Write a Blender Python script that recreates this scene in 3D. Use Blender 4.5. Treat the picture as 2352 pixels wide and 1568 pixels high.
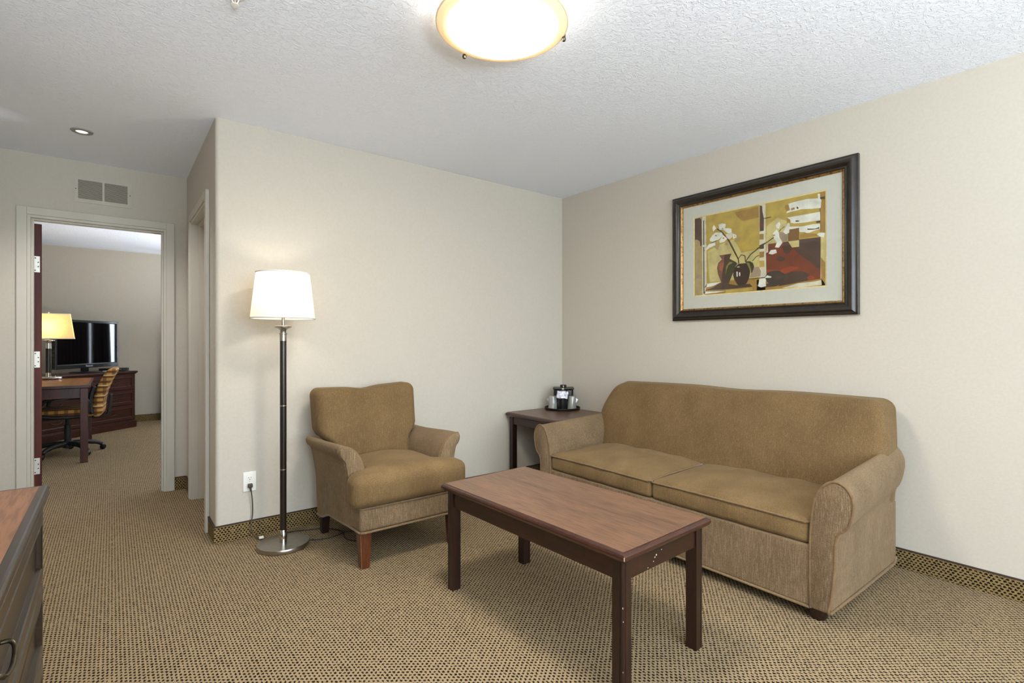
import bpy, bmesh, math, random
from mathutils import Vector, Matrix
random.seed(7)
for o in list(bpy.data.objects): bpy.data.objects.remove(o)
S = bpy.context.scene
C = S.collection
R = math.radians
PI = math.pi

# ------------------------------------------------------------------ camera, world, light, exposure
cd = bpy.data.cameras.new('camera'); cd.lens = 18.0; cd.sensor_width = 36.0; cd.sensor_fit = 'HORIZONTAL'
cd.clip_start = 0.02; cd.clip_end = 100
cam = bpy.data.objects.new('camera', cd); C.objects.link(cam)
cam.location = (0, 0, 1.157); cam.rotation_euler = (R(90), 0, R(-38.0)); S.camera = cam

wd = bpy.data.worlds.new('world'); S.world = wd; wd.use_nodes = True
wd.node_tree.nodes['Background'].inputs[0].default_value = (0.62, 0.74, 0.95, 1)
wd.node_tree.nodes['Background'].inputs[1].default_value = 1.2

def area(name, loc, rot, sx, sy, power, col):
    l = bpy.data.lights.new(name, 'AREA'); l.shape = 'RECTANGLE'; l.size = sx; l.size_y = sy; l.energy = power; l.color = col
    o = bpy.data.objects.new(name, l); C.objects.link(o); o.location = loc; o.rotation_euler = rot
    return o
def bulb(name, loc, power, col, rad=0.035):
    l = bpy.data.lights.new(name, 'POINT'); l.energy = power; l.color = col; l.shadow_soft_size = rad
    o = bpy.data.objects.new(name, l); C.objects.link(o); o.location = loc
    return o
# fill light at an added, unseen rear window; daylight entering by the bedroom window
area('added_rear_window_fill', (1.2, -3.58, 1.40), (R(90), 0, 0), 3.5, 1.9, 130, (0.80, 0.91, 1.0))
area('daylight_bedroom_window', (1.6, 9.45, 1.45), (R(-90), 0, 0), 1.9, 1.5, 120, (0.82, 0.90, 1.0))
# added fill spot behind the camera, washing the ceiling like a bounced flash
ul = bpy.data.lights.new('rear_fill_spot', 'SPOT'); ul.energy = 700; ul.color = (0.86, 0.94, 1.0); ul.spot_size = R(165); ul.spot_blend = 0.6; ul.shadow_soft_size = 0.35
uo = bpy.data.objects.new('rear_fill_spot', ul); C.objects.link(uo); uo.location = (-0.20, -1.90, 0.80); uo.rotation_euler = (R(180), 0, 0)
# added fill spot brightening the bedroom, out of view right of the doorway
bl = bpy.data.lights.new('bedroom_fill_spot', 'SPOT'); bl.energy = 260; bl.color = (0.90, 0.95, 1.0); bl.spot_size = R(165); bl.spot_blend = 0.6; bl.shadow_soft_size = 0.15
bo = bpy.data.objects.new('bedroom_fill_spot', bl); C.objects.link(bo); bo.location = (1.9, 6.7, 0.75); bo.rotation_euler = (R(180), 0, 0)

vs = S.view_settings
vs.view_transform = 'Standard'; vs.look = 'None'; vs.gamma = 1.0; vs.use_curve_mapping = False
vs.exposure = 0.53

# ------------------------------------------------------------------ materials
def lin(c):
    r = []
    for v in c[:3]:
        v = v / 255.0
        r.append(v / 12.92 if v <= 0.04045 else ((v + 0.055) / 1.055) ** 2.4)
    return (r[0], r[1], r[2], 1.0)
MATS = {}
def new_mat(name):
    m = bpy.data.materials.new(name); m.use_nodes = True
    nt = m.node_tree; b = nt.nodes['Principled BSDF']
    MATS[name] = m
    return m, nt, b
def coords(nt, scale=(1, 1, 1), rot=(0, 0, 0)):
    tc = nt.nodes.new('ShaderNodeTexCoord'); mp = nt.nodes.new('ShaderNodeMapping')
    mp.inputs['Scale'].default_value = scale; mp.inputs['Rotation'].default_value = rot
    nt.links.new(tc.outputs['Object'], mp.inputs['Vector'])
    return mp.outputs['Vector']
def noise(nt, vec, scale=1.0, detail=3.0, rough=0.55, dist=0.0):
    n = nt.nodes.new('ShaderNodeTexNoise'); n.inputs['Scale'].default_value = scale
    n.inputs['Detail'].default_value = detail; n.inputs['Roughness'].default_value = rough; n.inputs['Distortion'].default_value = dist
    nt.links.new(vec, n.inputs['Vector'])
    return n.outputs[0]
def ramp(nt, fac, stops):
    r = nt.nodes.new('ShaderNodeValToRGB'); e = r.color_ramp.elements
    while len(e) < len(stops): e.new(0.5)
    for el, (p, c) in zip(e, stops): el.position = p; el.color = c
    nt.links.new(fac, r.inputs[0])
    return r.outputs[0]
def bump(nt, h, strength, dist, b, prev=None):
    n = nt.nodes.new('ShaderNodeBump'); n.inputs['Strength'].default_value = strength; n.inputs['Distance'].default_value = dist
    nt.links.new(h, n.inputs['Height'])
    if prev is not None: nt.links.new(prev, n.inputs['Normal'])
    nt.links.new(n.outputs[0], b.inputs['Normal'])
    return n.outputs[0]
def mth(nt, op, a, b=None, c=None):
    n = nt.nodes.new('ShaderNodeMath'); n.operation = op
    for i, v in enumerate((a, b, c)):
        if v is None: continue
        if isinstance(v, (int, float)): n.inputs[i].default_value = v
        else: nt.links.new(v, n.inputs[i])
    return n.outputs[0]
def mixc(nt, f, a, b):
    n = nt.nodes.new('ShaderNodeMix'); n.data_type = 'RGBA'
    if isinstance(f, (int, float)): n.inputs[0].default_value = f
    else: nt.links.new(f, n.inputs[0])
    for k, v in ((6, a), (7, b)):
        if isinstance(v, tuple): n.inputs[k].default_value = v
        else: nt.links.new(v, n.inputs[k])
    return n.outputs[2]

def M(name, col, rough=0.5, metal=0.0, col2=None, nscale=(1, 1, 1), bmp=None, spec=0.5, sheen=0.0, coat=0.0, lo=0.35, hi=0.65, rot=(0, 0, 0), detail=3.0):
    m, nt, b = new_mat(name)
    b.inputs['Base Color'].default_value = lin(col); b.inputs['Roughness'].default_value = rough
    b.inputs['Metallic'].default_value = metal; b.inputs['Specular IOR Level'].default_value = spec
    if sheen: b.inputs['Sheen Weight'].default_value = sheen; b.inputs['Sheen Roughness'].default_value = 0.4
    if coat: b.inputs['Coat Weight'].default_value = coat; b.inputs['Coat Roughness'].default_value = 0.12
    if col2 is not None:
        f = noise(nt, coords(nt, nscale, rot), 1.0, detail)
        nt.links.new(ramp(nt, f, [(lo, lin(col)), (hi, lin(col2))]), b.inputs['Base Color'])
    if bmp:
        f = noise(nt, coords(nt, bmp[0], rot), 1.0, 4.0)
        bump(nt, f, bmp[1], bmp[2], b)
    return m

# painted wall covering: fine fibrous relief and very faint mottling
def wall_mat(name, c1, c2):
    m, nt, b = new_mat(name); b.inputs['Roughness'].default_value = 0.75; b.inputs['Specular IOR Level'].default_value = 0.25
    f = noise(nt, coords(nt, (70, 70, 70)), 1.0, 5.0)
    nt.links.new(ramp(nt, f, [(0.38, lin(c1)), (0.62, lin(c2))]), b.inputs['Base Color'])
    g = noise(nt, coords(nt, (95, 95, 230), (0.5, 0.5, 0.2)), 1.0, 4.0, 0.6, 0.6)
    bump(nt, g, 0.22, 0.0025, b)
    return m
wall_mat('wallpaper', (197, 190, 178), (194, 187, 174))
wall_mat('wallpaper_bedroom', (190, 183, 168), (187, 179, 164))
def ceiling_mat():
    m, nt, b = new_mat('knockdown_ceiling'); b.inputs['Roughness'].default_value = 0.85; b.inputs['Specular IOR Level'].default_value = 0.2
    b.inputs['Base Color'].default_value = lin((240, 244, 253))
    v = coords(nt, (38, 38, 38), (0, 0, 0.5))
    f = noise(nt, v, 1.0, 4.0, 0.6, 1.2)
    g = ramp(nt, f, [(0.47, (0, 0, 0, 1)), (0.56, (1, 1, 1, 1))])
    bump(nt, g, 0.5, 0.005, b)
    return m
ceiling_mat()

# basket-weave carpet: tan loops with dark gaps set in staggered columns
def carpet_mat(name, ua, va, pu, pv, light, light2, dark, ru=0.35, rv=0.33):
    m, nt, b = new_mat(name); b.inputs['Roughness'].default_value = 0.95; b.inputs['Specular IOR Level'].default_value = 0.1
    tc = nt.nodes.new('ShaderNodeTexCoord'); sx = nt.nodes.new('ShaderNodeSeparateXYZ')
    nz = nt.nodes.new('ShaderNodeTexNoise'); nz.inputs['Scale'].default_value = 150; nz.inputs['Detail'].default_value = 3
    nt.links.new(tc.outputs['Object'], nz.inputs['Vector'])
    vm = nt.nodes.new('ShaderNodeVectorMath'); vm.operation = 'MULTIPLY_ADD'
    nt.links.new(nz.outputs['Color'], vm.inputs[0]); vm.inputs[1].default_value = (0.013, 0.013, 0.013)
    nt.links.new(tc.outputs['Object'], vm.inputs[2]); nt.links.new(vm.outputs[0], sx.inputs[0])
    cu = mth(nt, 'DIVIDE', sx.outputs[ua], pu)
    col = mth(nt, 'FLOOR', cu); fu = mth(nt, 'SUBTRACT', cu, col)
    par = mth(nt, 'MULTIPLY', mth(nt, 'PINGPONG', col, 1.0), 0.5)
    fv = mth(nt, 'FRACT', mth(nt, 'ADD', mth(nt, 'DIVIDE', sx.outputs[va], pv), par))
    du = mth(nt, 'DIVIDE', mth(nt, 'SUBTRACT', fu, 0.5), ru); dv = mth(nt, 'DIVIDE', mth(nt, 'SUBTRACT', fv, 0.5), rv)
    d = mth(nt, 'ADD', mth(nt, 'MULTIPLY', du, du), mth(nt, 'MULTIPLY', dv, dv))
    mask = ramp(nt, d, [(0.55, (1, 1, 1, 1)), (0.95, (0, 0, 0, 1))])
    n2 = noise(nt, coords(nt, (420, 420, 420)), 1.0, 2.0)
    base = ramp(nt, n2, [(0.36, lin(light2)), (0.60, lin(light))])
    n3 = noise(nt, coords(nt, (2.2, 2.2, 2.2)), 1.0, 3.0)
    base = mixc(nt, mth(nt, 'MULTIPLY', n3, 0.22), base, lin(light2))
    nt.links.new(mixc(nt, mask, base, lin(dark)), b.inputs['Base Color'])
    inv = mth(nt, 'SUBTRACT', 1.0, mask)
    h = mth(nt, 'ADD', inv, mth(nt, 'MULTIPLY', n2, 0.35))
    bump(nt, h, 0.8, 0.005, b)
    return m
TAN, TAN2, DK = (180, 159, 126), (126, 104, 74), (38, 28, 19)
carpet_mat('carpet', 0, 1, 0.01255, 0.0189, TAN, TAN2, DK)
carpet_mat('carpet_base_x', 2, 0, 0.0121, 0.0180, (158, 136, 94), (116, 95, 58), (26, 19, 12), 0.38, 0.37)
carpet_mat('carpet_base_y', 2, 1, 0.0121, 0.0180, (158, 136, 94), (116, 95, 58), (26, 19, 12), 0.38, 0.37)
M('carpet_binding', (58, 40, 30), 0.8, bmp=((200, 200, 200), 0.3, 0.002))

M('door_paint', (198, 192, 179), 0.45, col2=(194, 188, 175), nscale=(8, 8, 3))
M('vent_paint', (195, 188, 175), 0.5, col2=(191, 184, 171), nscale=(9, 9, 9))
M('vent_dark', (122, 115, 99), 0.9, col2=(112, 106, 91), nscale=(20, 20, 20))
M('mahogany_door', (92, 36, 20), 0.5, col2=(64, 22, 12), nscale=(30, 30, 1.6), spec=0.3)

def wood_mat(name, c1, c2, c3, rough, scale, coat=0.0, fine=9.0):
    m, nt, b = new_mat(name); b.inputs['Roughness'].default_value = rough
    if coat: b.inputs['Coat Weight'].default_value = coat; b.inputs['Coat Roughness'].default_value = 0.15
    v = coords(nt, scale)
    f = noise(nt, v, 1.0, 4.0, 0.6, 0.8)
    col = ramp(nt, f, [(0.30, lin(c2)), (0.5, lin(c1)), (0.72, lin(c3))])
    v2 = coords(nt, tuple(s * fine for s in scale))
    g = noise(nt, v2, 1.0, 2.0, 0.5, 0.3)
    k = ramp(nt, g, [(0.40, (0.62, 0.6, 0.58, 1)), (0.56, (1, 1, 1, 1))])
    mx = nt.nodes.new('ShaderNodeMix'); mx.data_type = 'RGBA'; mx.blend_type = 'MULTIPLY'; mx.inputs[0].default_value = 0.8
    nt.links.new(col, mx.inputs[6]); nt.links.new(k, mx.inputs[7]); nt.links.new(mx.outputs[2], b.inputs['Base Color'])
    bump(nt, g, 0.08, 0.001, b)
    return m
wood_mat('laminate', (114, 83, 62), (94, 67, 50), (126, 90, 66), 0.33, (14, 1.1, 14))
wood_mat('laminate_end', (96, 66, 46), (82, 54, 38), (108, 74, 52), 0.33, (12, 1.0, 12))
wood_mat('laminate_warm', (134, 92, 66), (112, 75, 54), (146, 100, 72), 0.42, (1.3, 15, 15))
wood_mat('desk_top_wood', (150, 98, 50), (124, 78, 38), (164, 110, 60), 0.35, (12, 1.2, 12))
wood_mat('dark_wood', (40, 20, 12), (30, 14, 8), (50, 25, 14), 0.36, (22, 22, 2.2), 0.1)
wood_mat('dark_wood_rail', (46, 22, 12), (34, 15, 8), (58, 29, 15), 0.36, (6, 6, 30), 0.1)
wood_mat('edge_wood', (60, 28, 18), (46, 20, 12), (72, 34, 22), 0.3, (8, 8, 30), 0.3)
wood_mat('leg_brown', (84, 42, 19), (66, 31, 12), (98, 50, 24), 0.32, (20, 20, 3), 0.3)
wood_mat('dresser_wood', (38, 27, 19), (29, 20, 14), (47, 33, 23), 0.32, (3, 20, 20), 0.2)
wood_mat('tv_dresser_wood', (62, 26, 19), (46, 17, 12), (74, 33, 24), 0.34, (3, 20, 20), 0.2)
wood_mat('desk_wood', (74, 32, 20), (56, 22, 14), (88, 40, 26), 0.34, (16, 16, 3), 0.2)
M('worn_wood', (205, 150, 120), 0.7, col2=(150, 90, 60), nscale=(40, 40, 40))
M('edge_inlay', (124, 92, 72), 0.5, col2=(104, 74, 56), nscale=(40, 40, 40))
M('paint_chip', (215, 200, 185), 0.7, col2=(190, 170, 150), nscale=(60, 60, 60))

# chenille upholstery: warm brown with short pale vertical flecks, stronger on the standing faces
def fabric(name, c1, c2, fleck, amount, scale=(150, 150, 16)):
    m, nt, b = new_mat(name); b.inputs['Roughness'].default_value = 0.92; b.inputs['Specular IOR Level'].default_value = 0.15
    b.inputs['Sheen Weight'].default_value = 0.16; b.inputs['Sheen Roughness'].default_value = 0.45
    b.inputs['Sheen Tint'].default_value = lin((225, 200, 165))
    f = noise(nt, coords(nt, (5, 5, 4)), 1.0, 4.0)
    base = ramp(nt, f, [(0.35, lin(c1)), (0.66, lin(c2))])
    g = noise(nt, coords(nt, scale), 1.0, 3.0, 0.6)
    k = ramp(nt, g, [(0.50, (0, 0, 0, 1)), (0.70, (amount, amount, amount, 1))])
    h = noise(nt, coords(nt, (330, 330, 330)), 1.0, 2.0)
    kk = ramp(nt, h, [(0.36, (0.72, 0.72, 0.72, 1)), (0.62, (1.12, 1.12, 1.12, 1))])
    col = mixc(nt, k, base, lin(fleck))
    mx = nt.nodes.new('ShaderNodeMix'); mx.data_type = 'RGBA'; mx.blend_type = 'MULTIPLY'; mx.inputs[0].default_value = 1.0
    nt.links.new(col, mx.inputs[6]); nt.links.new(kk, mx.inputs[7]); nt.links.new(mx.outputs[2], b.inputs['Base Color'])
    s = mth(nt, 'ADD', g, mth(nt, 'MULTIPLY', h, 0.6))
    bump(nt, s, 0.35, 0.002, b)
    return m
fabric('fabric', (119, 96, 65), (105, 84, 55), (140, 115, 82), 0.4)
fabric('fabric_fleck', (124, 103, 78), (108, 89, 66), (168, 147, 119), 0.62, (430, 430, 19))
fabric('fabric_seat', (126, 103, 70), (110, 88, 58), (146, 122, 88), 0.25)
M('piping', (122, 97, 66), 0.9, col2=(108, 84, 56), nscale=(60, 60, 60), sheen=0.2)

M('brushed_nickel', (176, 170, 160), 0.30, 1.0, col2=(165, 158, 148), nscale=(40, 40, 200))
M('chrome', (215, 212, 205), 0.12, 1.0, col2=(205, 202, 196), nscale=(10, 10, 10))
M('pole_black', (26, 20, 16), 0.28, col2=(34, 24, 18), nscale=(30, 30, 4), coat=0.3)
M('bronze', (92, 84, 66), 0.32, 0.9, col2=(74, 66, 52), nscale=(40, 40, 40))
M('hinge_metal', (206, 202, 192), 0.42, 0.55, col2=(196, 192, 182), nscale=(30, 30, 30))
M('screw_dark', (60, 54, 46), 0.5, 0.6, col2=(50, 45, 40), nscale=(90, 90, 90))
M('white_plastic', (236, 234, 226), 0.35, col2=(231, 229, 221), nscale=(20, 20, 20))
M('slot_dark', (40, 36, 30), 0.6, col2=(32, 29, 25), nscale=(90, 90, 90))
M('cord_brown', (72, 60, 48), 0.5, col2=(60, 50, 40), nscale=(40, 40, 40))
M('cord_black', (24, 22, 20), 0.45, col2=(30, 28, 25), nscale=(40, 40, 40))
M('black_plastic', (20, 20, 20), 0.28, col2=(26, 26, 26), nscale=(40, 40, 40))
M('black_matte', (28, 28, 28), 0.5, col2=(34, 34, 34), nscale=(40, 40, 40))
M('tray_black', (18, 17, 16), 0.32, col2=(24, 22, 21), nscale=(60, 60, 60))
M('foil', (205, 205, 212), 0.35, 0.75, col2=(170, 170, 180), nscale=(70, 70, 70), bmp=((60, 60, 60), 0.9, 0.008))
M('screen_glass', (6, 6, 7), 0.06, col2=(8, 8, 9), nscale=(3, 3, 3), spec=0.6)
M('tv_bezel', (34, 36, 38), 0.25, col2=(28, 30, 32), nscale=(20, 20, 20))
M('print_white', (235, 235, 235), 0.5, col2=(228, 228, 228), nscale=(30, 30, 30))
M('frame_black', (40, 32, 24), 0.30, col2=(26, 21, 16), nscale=(26, 26, 26), coat=0.15)
M('gilt', (176, 138, 82), 0.36, 0.8, col2=(96, 68, 36), nscale=(70, 14, 70), lo=0.45, hi=0.72)
M('mat_board', (200, 197, 189), 0.85, col2=(196, 193, 185), nscale=(60, 60, 60))
M('mat_bevel', (226, 204, 150), 0.7, col2=(214, 190, 132), nscale=(60, 60, 60))
M('curtain_dark', (58, 40, 30), 0.9, col2=(46, 31, 23), nscale=(6, 6, 60), sheen=0.2)
M('phone_white', (226, 222, 210), 0.4, col2=(220, 216, 203), nscale=(30, 30, 30))
M('window_white', (230, 229, 224), 0.5, col2=(225, 224, 219), nscale=(10, 10, 10))

def translucent_mat(name, c, tcol, trans, rough=0.6, gloss=0.0, weave=None):
    m = bpy.data.materials.new(name); m.use_nodes = True; MATS[name] = m
    nt = m.node_tree; out = nt.nodes['Material Output']; nt.nodes.remove(nt.nodes['Principled BSDF'])
    d = nt.nodes.new('ShaderNodeBsdfDiffuse'); d.inputs[0].default_value = lin(c)
    t = nt.nodes.new('ShaderNodeBsdfTranslucent'); t.inputs[0].default_value = lin(tcol)
    if weave:
        f = noise(nt, coords(nt, weave), 1.0, 2.0)
        nt.links.new(ramp(nt, f, [(0.35, lin(tuple(v * 0.93 for v in tcol))), (0.65, lin(tcol))]), t.inputs[0])
    mx = nt.nodes.new('ShaderNodeMixShader'); mx.inputs[0].default_value = trans
    nt.links.new(d.outputs[0], mx.inputs[1]); nt.links.new(t.outputs[0], mx.inputs[2]); last = mx
    if gloss:
        g = nt.nodes.new('ShaderNodeBsdfGlossy'); g.inputs['Roughness'].default_value = 0.15
        m2 = nt.nodes.new('ShaderNodeMixShader'); m2.inputs[0].default_value = gloss
        nt.links.new(mx.outputs[0], m2.inputs[1]); nt.links.new(g.outputs[0], m2.inputs[2]); last = m2
    nt.links.new(last.outputs[0], out.inputs[0])
    return m
translucent_mat('shade_linen', (240, 234, 222), (250, 238, 214), 0.5, weave=(220, 220, 30))
translucent_mat('shade_gold', (236, 222, 188), (248, 216, 150), 0.55, weave=(200, 200, 40))
translucent_mat('frosted_glass', (246, 234, 208), (255, 236, 200), 0.35, gloss=0.03)
def lit_glass(name, col, strength):
    m, nt, b = new_mat(name); b.inputs['Base Color'].default_value = lin((250, 240, 220)); b.inputs['Roughness'].default_value = 0.35
    b.inputs['Emission Color'].default_value = lin(col); b.inputs['Emission Strength'].default_value = strength
lit_glass('lit_bowl_glass', (255, 248, 236), 55.0)
def cup_mat():
    m = translucent_mat('cup_plastic', (214, 214, 210), (214, 214, 210), 0.55, gloss=0.16); nt = m.node_tree; out = nt.nodes['Material Output']
    src = out.inputs[0].links[0].from_socket; t = nt.nodes.new('ShaderNodeBsdfTransparent'); mx = nt.nodes.new('ShaderNodeMixShader'); mx.inputs[0].default_value = 0.42
    nt.links.new(src, mx.inputs[1]); nt.links.new(t.outputs[0], mx.inputs[2]); nt.links.new(mx.outputs[0], out.inputs[0])
cup_mat()
M('grey_paint', (150, 150, 148), 0.5, col2=(144, 144, 142), nscale=(30, 30, 30))
lit_glass('downlight_lens', (255, 250, 240), 0.7)

def pane_mat(name, tint, base):
    m = bpy.data.materials.new(name); m.use_nodes = True; MATS[name] = m
    nt = m.node_tree; out = nt.nodes['Material Output']; nt.nodes.remove(nt.nodes['Principled BSDF'])
    t = nt.nodes.new('ShaderNodeBsdfTransparent'); t.inputs[0].default_value = tint
    g = nt.nodes.new('ShaderNodeBsdfGlossy'); g.inputs['Roughness'].default_value = 0.02; g.inputs[0].default_value = (1, 1, 1, 1)
    lw = nt.nodes.new('ShaderNodeLayerWeight'); lw.inputs[0].default_value = 0.5
    fr = mth(nt, 'MULTIPLY_ADD', mth(nt, 'POWER', lw.outputs['Facing'], 5.0), 0.96, 0.022)
    mx = nt.nodes.new('ShaderNodeMixShader'); nt.links.new(fr, mx.inputs[0])
    nt.links.new(t.outputs[0], mx.inputs[1]); nt.links.new(g.outputs[0], mx.inputs[2]); nt.links.new(mx.outputs[0], out.inputs[0])
    return m
pane_mat('picture_glass', (0.97, 0.98, 0.97, 1), 0)
pane_mat('window_glass', (0.96, 0.98, 0.98, 1), 0)

# plaid of the desk chair: warm stripes crossing on a tan ground
def plaid_mat():
    m, nt, b = new_mat('plaid'); b.inputs['Roughness'].default_value = 0.9
    tc = nt.nodes.new('ShaderNodeTexCoord'); sx = nt.nodes.new('ShaderNodeSeparateXYZ'); nt.links.new(tc.outputs['Object'], sx.inputs[0])
    def stripe(ax, p, w, o=0.0):
        f = mth(nt, 'FRACT', mth(nt, 'ADD', mth(nt, 'DIVIDE', sx.outputs[ax], p), o))
        return mth(nt, 'LESS_THAN', f, w)
    col = mixc(nt, stripe(2, 0.052, 0.45), lin((196, 148, 78)), lin((120, 72, 34)))
    col = mixc(nt, mth(nt, 'MULTIPLY', stripe(0, 0.075, 0.4), 0.7), col, lin((96, 58, 30)))
    col = mixc(nt, mth(nt, 'MULTIPLY', stripe(2, 0.104, 0.12, 0.3), 0.9), col, lin((228, 200, 140)))
    col = mixc(nt, mth(nt, 'MULTIPLY', stripe(1, 0.09, 0.35), 0.5), col, lin((226, 196, 136)))
    nt.links.new(col, b.inputs['Base Color'])
    f = noise(nt, coords(nt, (300, 300, 300)), 1.0, 2.0); bump(nt, f, 0.2, 0.002, b)
plaid_mat()

ART_COL = dict(brown=(84, 62, 38), cream=(214, 206, 186), gold=(184, 156, 72), leaf=(66, 60, 32), leaflight=(136, 128, 66), maroon=(84, 60, 52),
    ochre=(162, 124, 56), ochred=(126, 88, 40), palegold=(200, 184, 124), pot=(62, 52, 44), potdark=(60, 36, 27), redrust=(150, 62, 26),
    redvase=(150, 84, 56), rust=(118, 54, 27), tan=(172, 148, 102), taupe=(158, 138, 116), umber=(78, 54, 42), vase=(118, 72, 54), white=(226, 223, 214))
for k, c in ART_COL.items():
    M('ink_' + k, c, 0.7, col2=tuple(int(v * 0.84) for v in c), nscale=(16, 16, 16), lo=0.4, hi=0.75, detail=5.0)

# ------------------------------------------------------------------ mesh helpers
ORIG = {}
def root(o):
    while o.parent: o = o.parent
    return o
def setp(o, label=None, cat=None, group=None, kind=None):
    if label: o['label'] = label
    if cat: o['category'] = cat
    if group: o['group'] = group
    if kind: o['kind'] = kind
    return o
def thing(name, label, cat, loc=(0, 0, 0), rz=0.0, absolute=False, group=None):
    o = bpy.data.objects.new(name, None); C.objects.link(o); o.empty_display_size = 0.05
    o.location = loc; o.rotation_euler = (0, 0, rz)
    if absolute: ORIG[o.name] = Vector(loc)
    return setp(o, label, cat, group)
def mk(name, verts, faces, mat, parent=None, smooth=False, label=None):
    me = bpy.data.meshes.new(name)
    off = Vector((0, 0, 0))
    if parent is not None: off = ORIG.get(root(parent).name, off)
    me.from_pydata([tuple(Vector(v) - off) for v in verts], [], faces)
    me.validate(); me.update()
    mats = mat if isinstance(mat, (list, tuple)) else [mat]
    for q in mats: me.materials.append(MATS[q])
    if smooth: me.polygons.foreach_set('use_smooth', [True] * len(me.polygons))
    o = bpy.data.objects.new(name, me); C.objects.link(o)
    if parent is not None: o.parent = parent
    if label: o['label'] = label
    return o
def bm_obj(name, bm, mat, parent=None, smooth=False, label=None):
    bmesh.ops.recalc_face_normals(bm, faces=bm.faces[:])
    vs_ = [v.co.copy() for v in bm.verts]; bm.verts.index_update()
    fs = [[v.index for v in f.verts] for f in bm.faces]; bm.free()
    return mk(name, vs_, fs, mat, parent, smooth, label)
def box_into(bm, lo, hi, bev=0.0, seg=2, only=None):
    x0, y0, z0 = lo; x1, y1, z1 = hi
    v = [bm.verts.new(p) for p in ((x0, y0, z0), (x1, y0, z0), (x1, y1, z0), (x0, y1, z0), (x0, y0, z1), (x1, y0, z1), (x1, y1, z1), (x0, y1, z1))]
    fs = [bm.faces.new([v[i] for i in q]) for q in ((0, 3, 2, 1), (4, 5, 6, 7), (0, 1, 5, 4), (1, 2, 6, 5), (2, 3, 7, 6), (3, 0, 4, 7))]
    if bev > 0:
        es = set(e for f in fs for e in f.edges)
        if only: es = [e for e in es if only(e)]
        bmesh.ops.bevel(bm, geom=list(es), offset=bev, segments=seg, affect='EDGES', profile=0.5)
def box(name, lo, hi, mat, parent=None, bev=0.0, seg=2, label=None, only=None):
    bm = bmesh.new(); box_into(bm, lo, hi, bev, seg, only)
    return bm_obj(name, bm, mat, parent, False, label)
def boxes(name, lst, mat, parent=None, bev=0.0):
    bm = bmesh.new()
    for lo, hi in lst: box_into(bm, lo, hi, bev)
    return bm_obj(name, bm, mat, parent)
def loft_data(rings, close_u=True, cap0=True, cap1=True):
    n = len(rings[0]); vs_ = [p for r in rings for p in r]; fs = []
    for i in range(len(rings) - 1):
        for j in range(n if close_u else n - 1):
            k = (j + 1) % n
            fs.append([i * n + j, i * n + k, (i + 1) * n + k, (i + 1) * n + j])
    if cap0: fs.append(list(range(n))[::-1])
    if cap1: fs.append([(len(rings) - 1) * n + j for j in range(n)])
    return vs_, fs
def loft(name, rings, mat, parent=None, smooth=True, close_u=True, cap0=True, cap1=True, label=None):
    v, f = loft_data(rings, close_u, cap0, cap1)
    bm = bmesh.new(); bv = [bm.verts.new(p) for p in v]
    for q in f:
        try: bm.faces.new([bv[i] for i in q])
        except ValueError: pass
    return bm_obj(name, bm, mat, parent, smooth, label)
def lathe(name, prof, mat, parent=None, center=(0, 0, 0), seg=40, cap0=True, cap1=True, smooth=True, label=None):
    rings = [[(center[0] + r * math.cos(2 * PI * j / seg), center[1] + r * math.sin(2 * PI * j / seg), center[2] + z) for j in range(seg)] for r, z in prof]
    o = loft(name, rings, mat, parent, smooth, True, cap0, cap1, label)
    if smooth: sharp(o, 40)
    return o
def sharp(o, deg=35):
    me = o.data; bm = bmesh.new(); bm.from_mesh(me)
    for e in bm.edges:
        if len(e.link_faces) == 2 and e.calc_face_angle(0) > R(deg): e.smooth = False
    bm.to_mesh(me); bm.free()
def smooth_path(pts, sub=6):
    P_ = [Vector(p) for p in pts]; out = []
    for i in range(len(P_) - 1):
        p0 = P_[max(i - 1, 0)]; p1 = P_[i]; p2 = P_[i + 1]; p3 = P_[min(i + 2, len(P_) - 1)]
        for k in range(sub):
            t = k / sub
            out.append(0.5 * ((2 * p1) + (p2 - p0) * t + (2 * p0 - 5 * p1 + 4 * p2 - p3) * t * t + (3 * p1 - p0 - 3 * p2 + p3) * t ** 3))
    out.append(P_[-1]); return out
def tube_rings(pts, rad, seg=8, closed=False):
    P_ = [Vector(p) for p in pts]; n = len(P_); rings = []
    up = None
    for i in range(n):
        if closed: t = P_[(i + 1) % n] - P_[i - 1]
        else: t = P_[min(i + 1, n - 1)] - P_[max(i - 1, 0)]
        t.normalize()
        if up is None:
            a = Vector((0, 0, 1)) if abs(t.z) < 0.9 else Vector((1, 0, 0))
            up = (a - t * a.dot(t)).normalized()
        else: up = (up - t * up.dot(t)).normalized()
        s = t.cross(up); r = rad[i] if isinstance(rad, (list, tuple)) else rad
        rings.append([tuple(P_[i] + (up * math.cos(2 * PI * j / seg) + s * math.sin(2 * PI * j / seg)) * r) for j in range(seg)])
    if closed: rings.append(rings[0])
    return rings
def tube(name, pts, rad, mat, parent=None, seg=8, closed=False, label=None):
    return loft(name, tube_rings(pts, rad, seg, closed), mat, parent, True, True, not closed, not closed, label)
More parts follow.
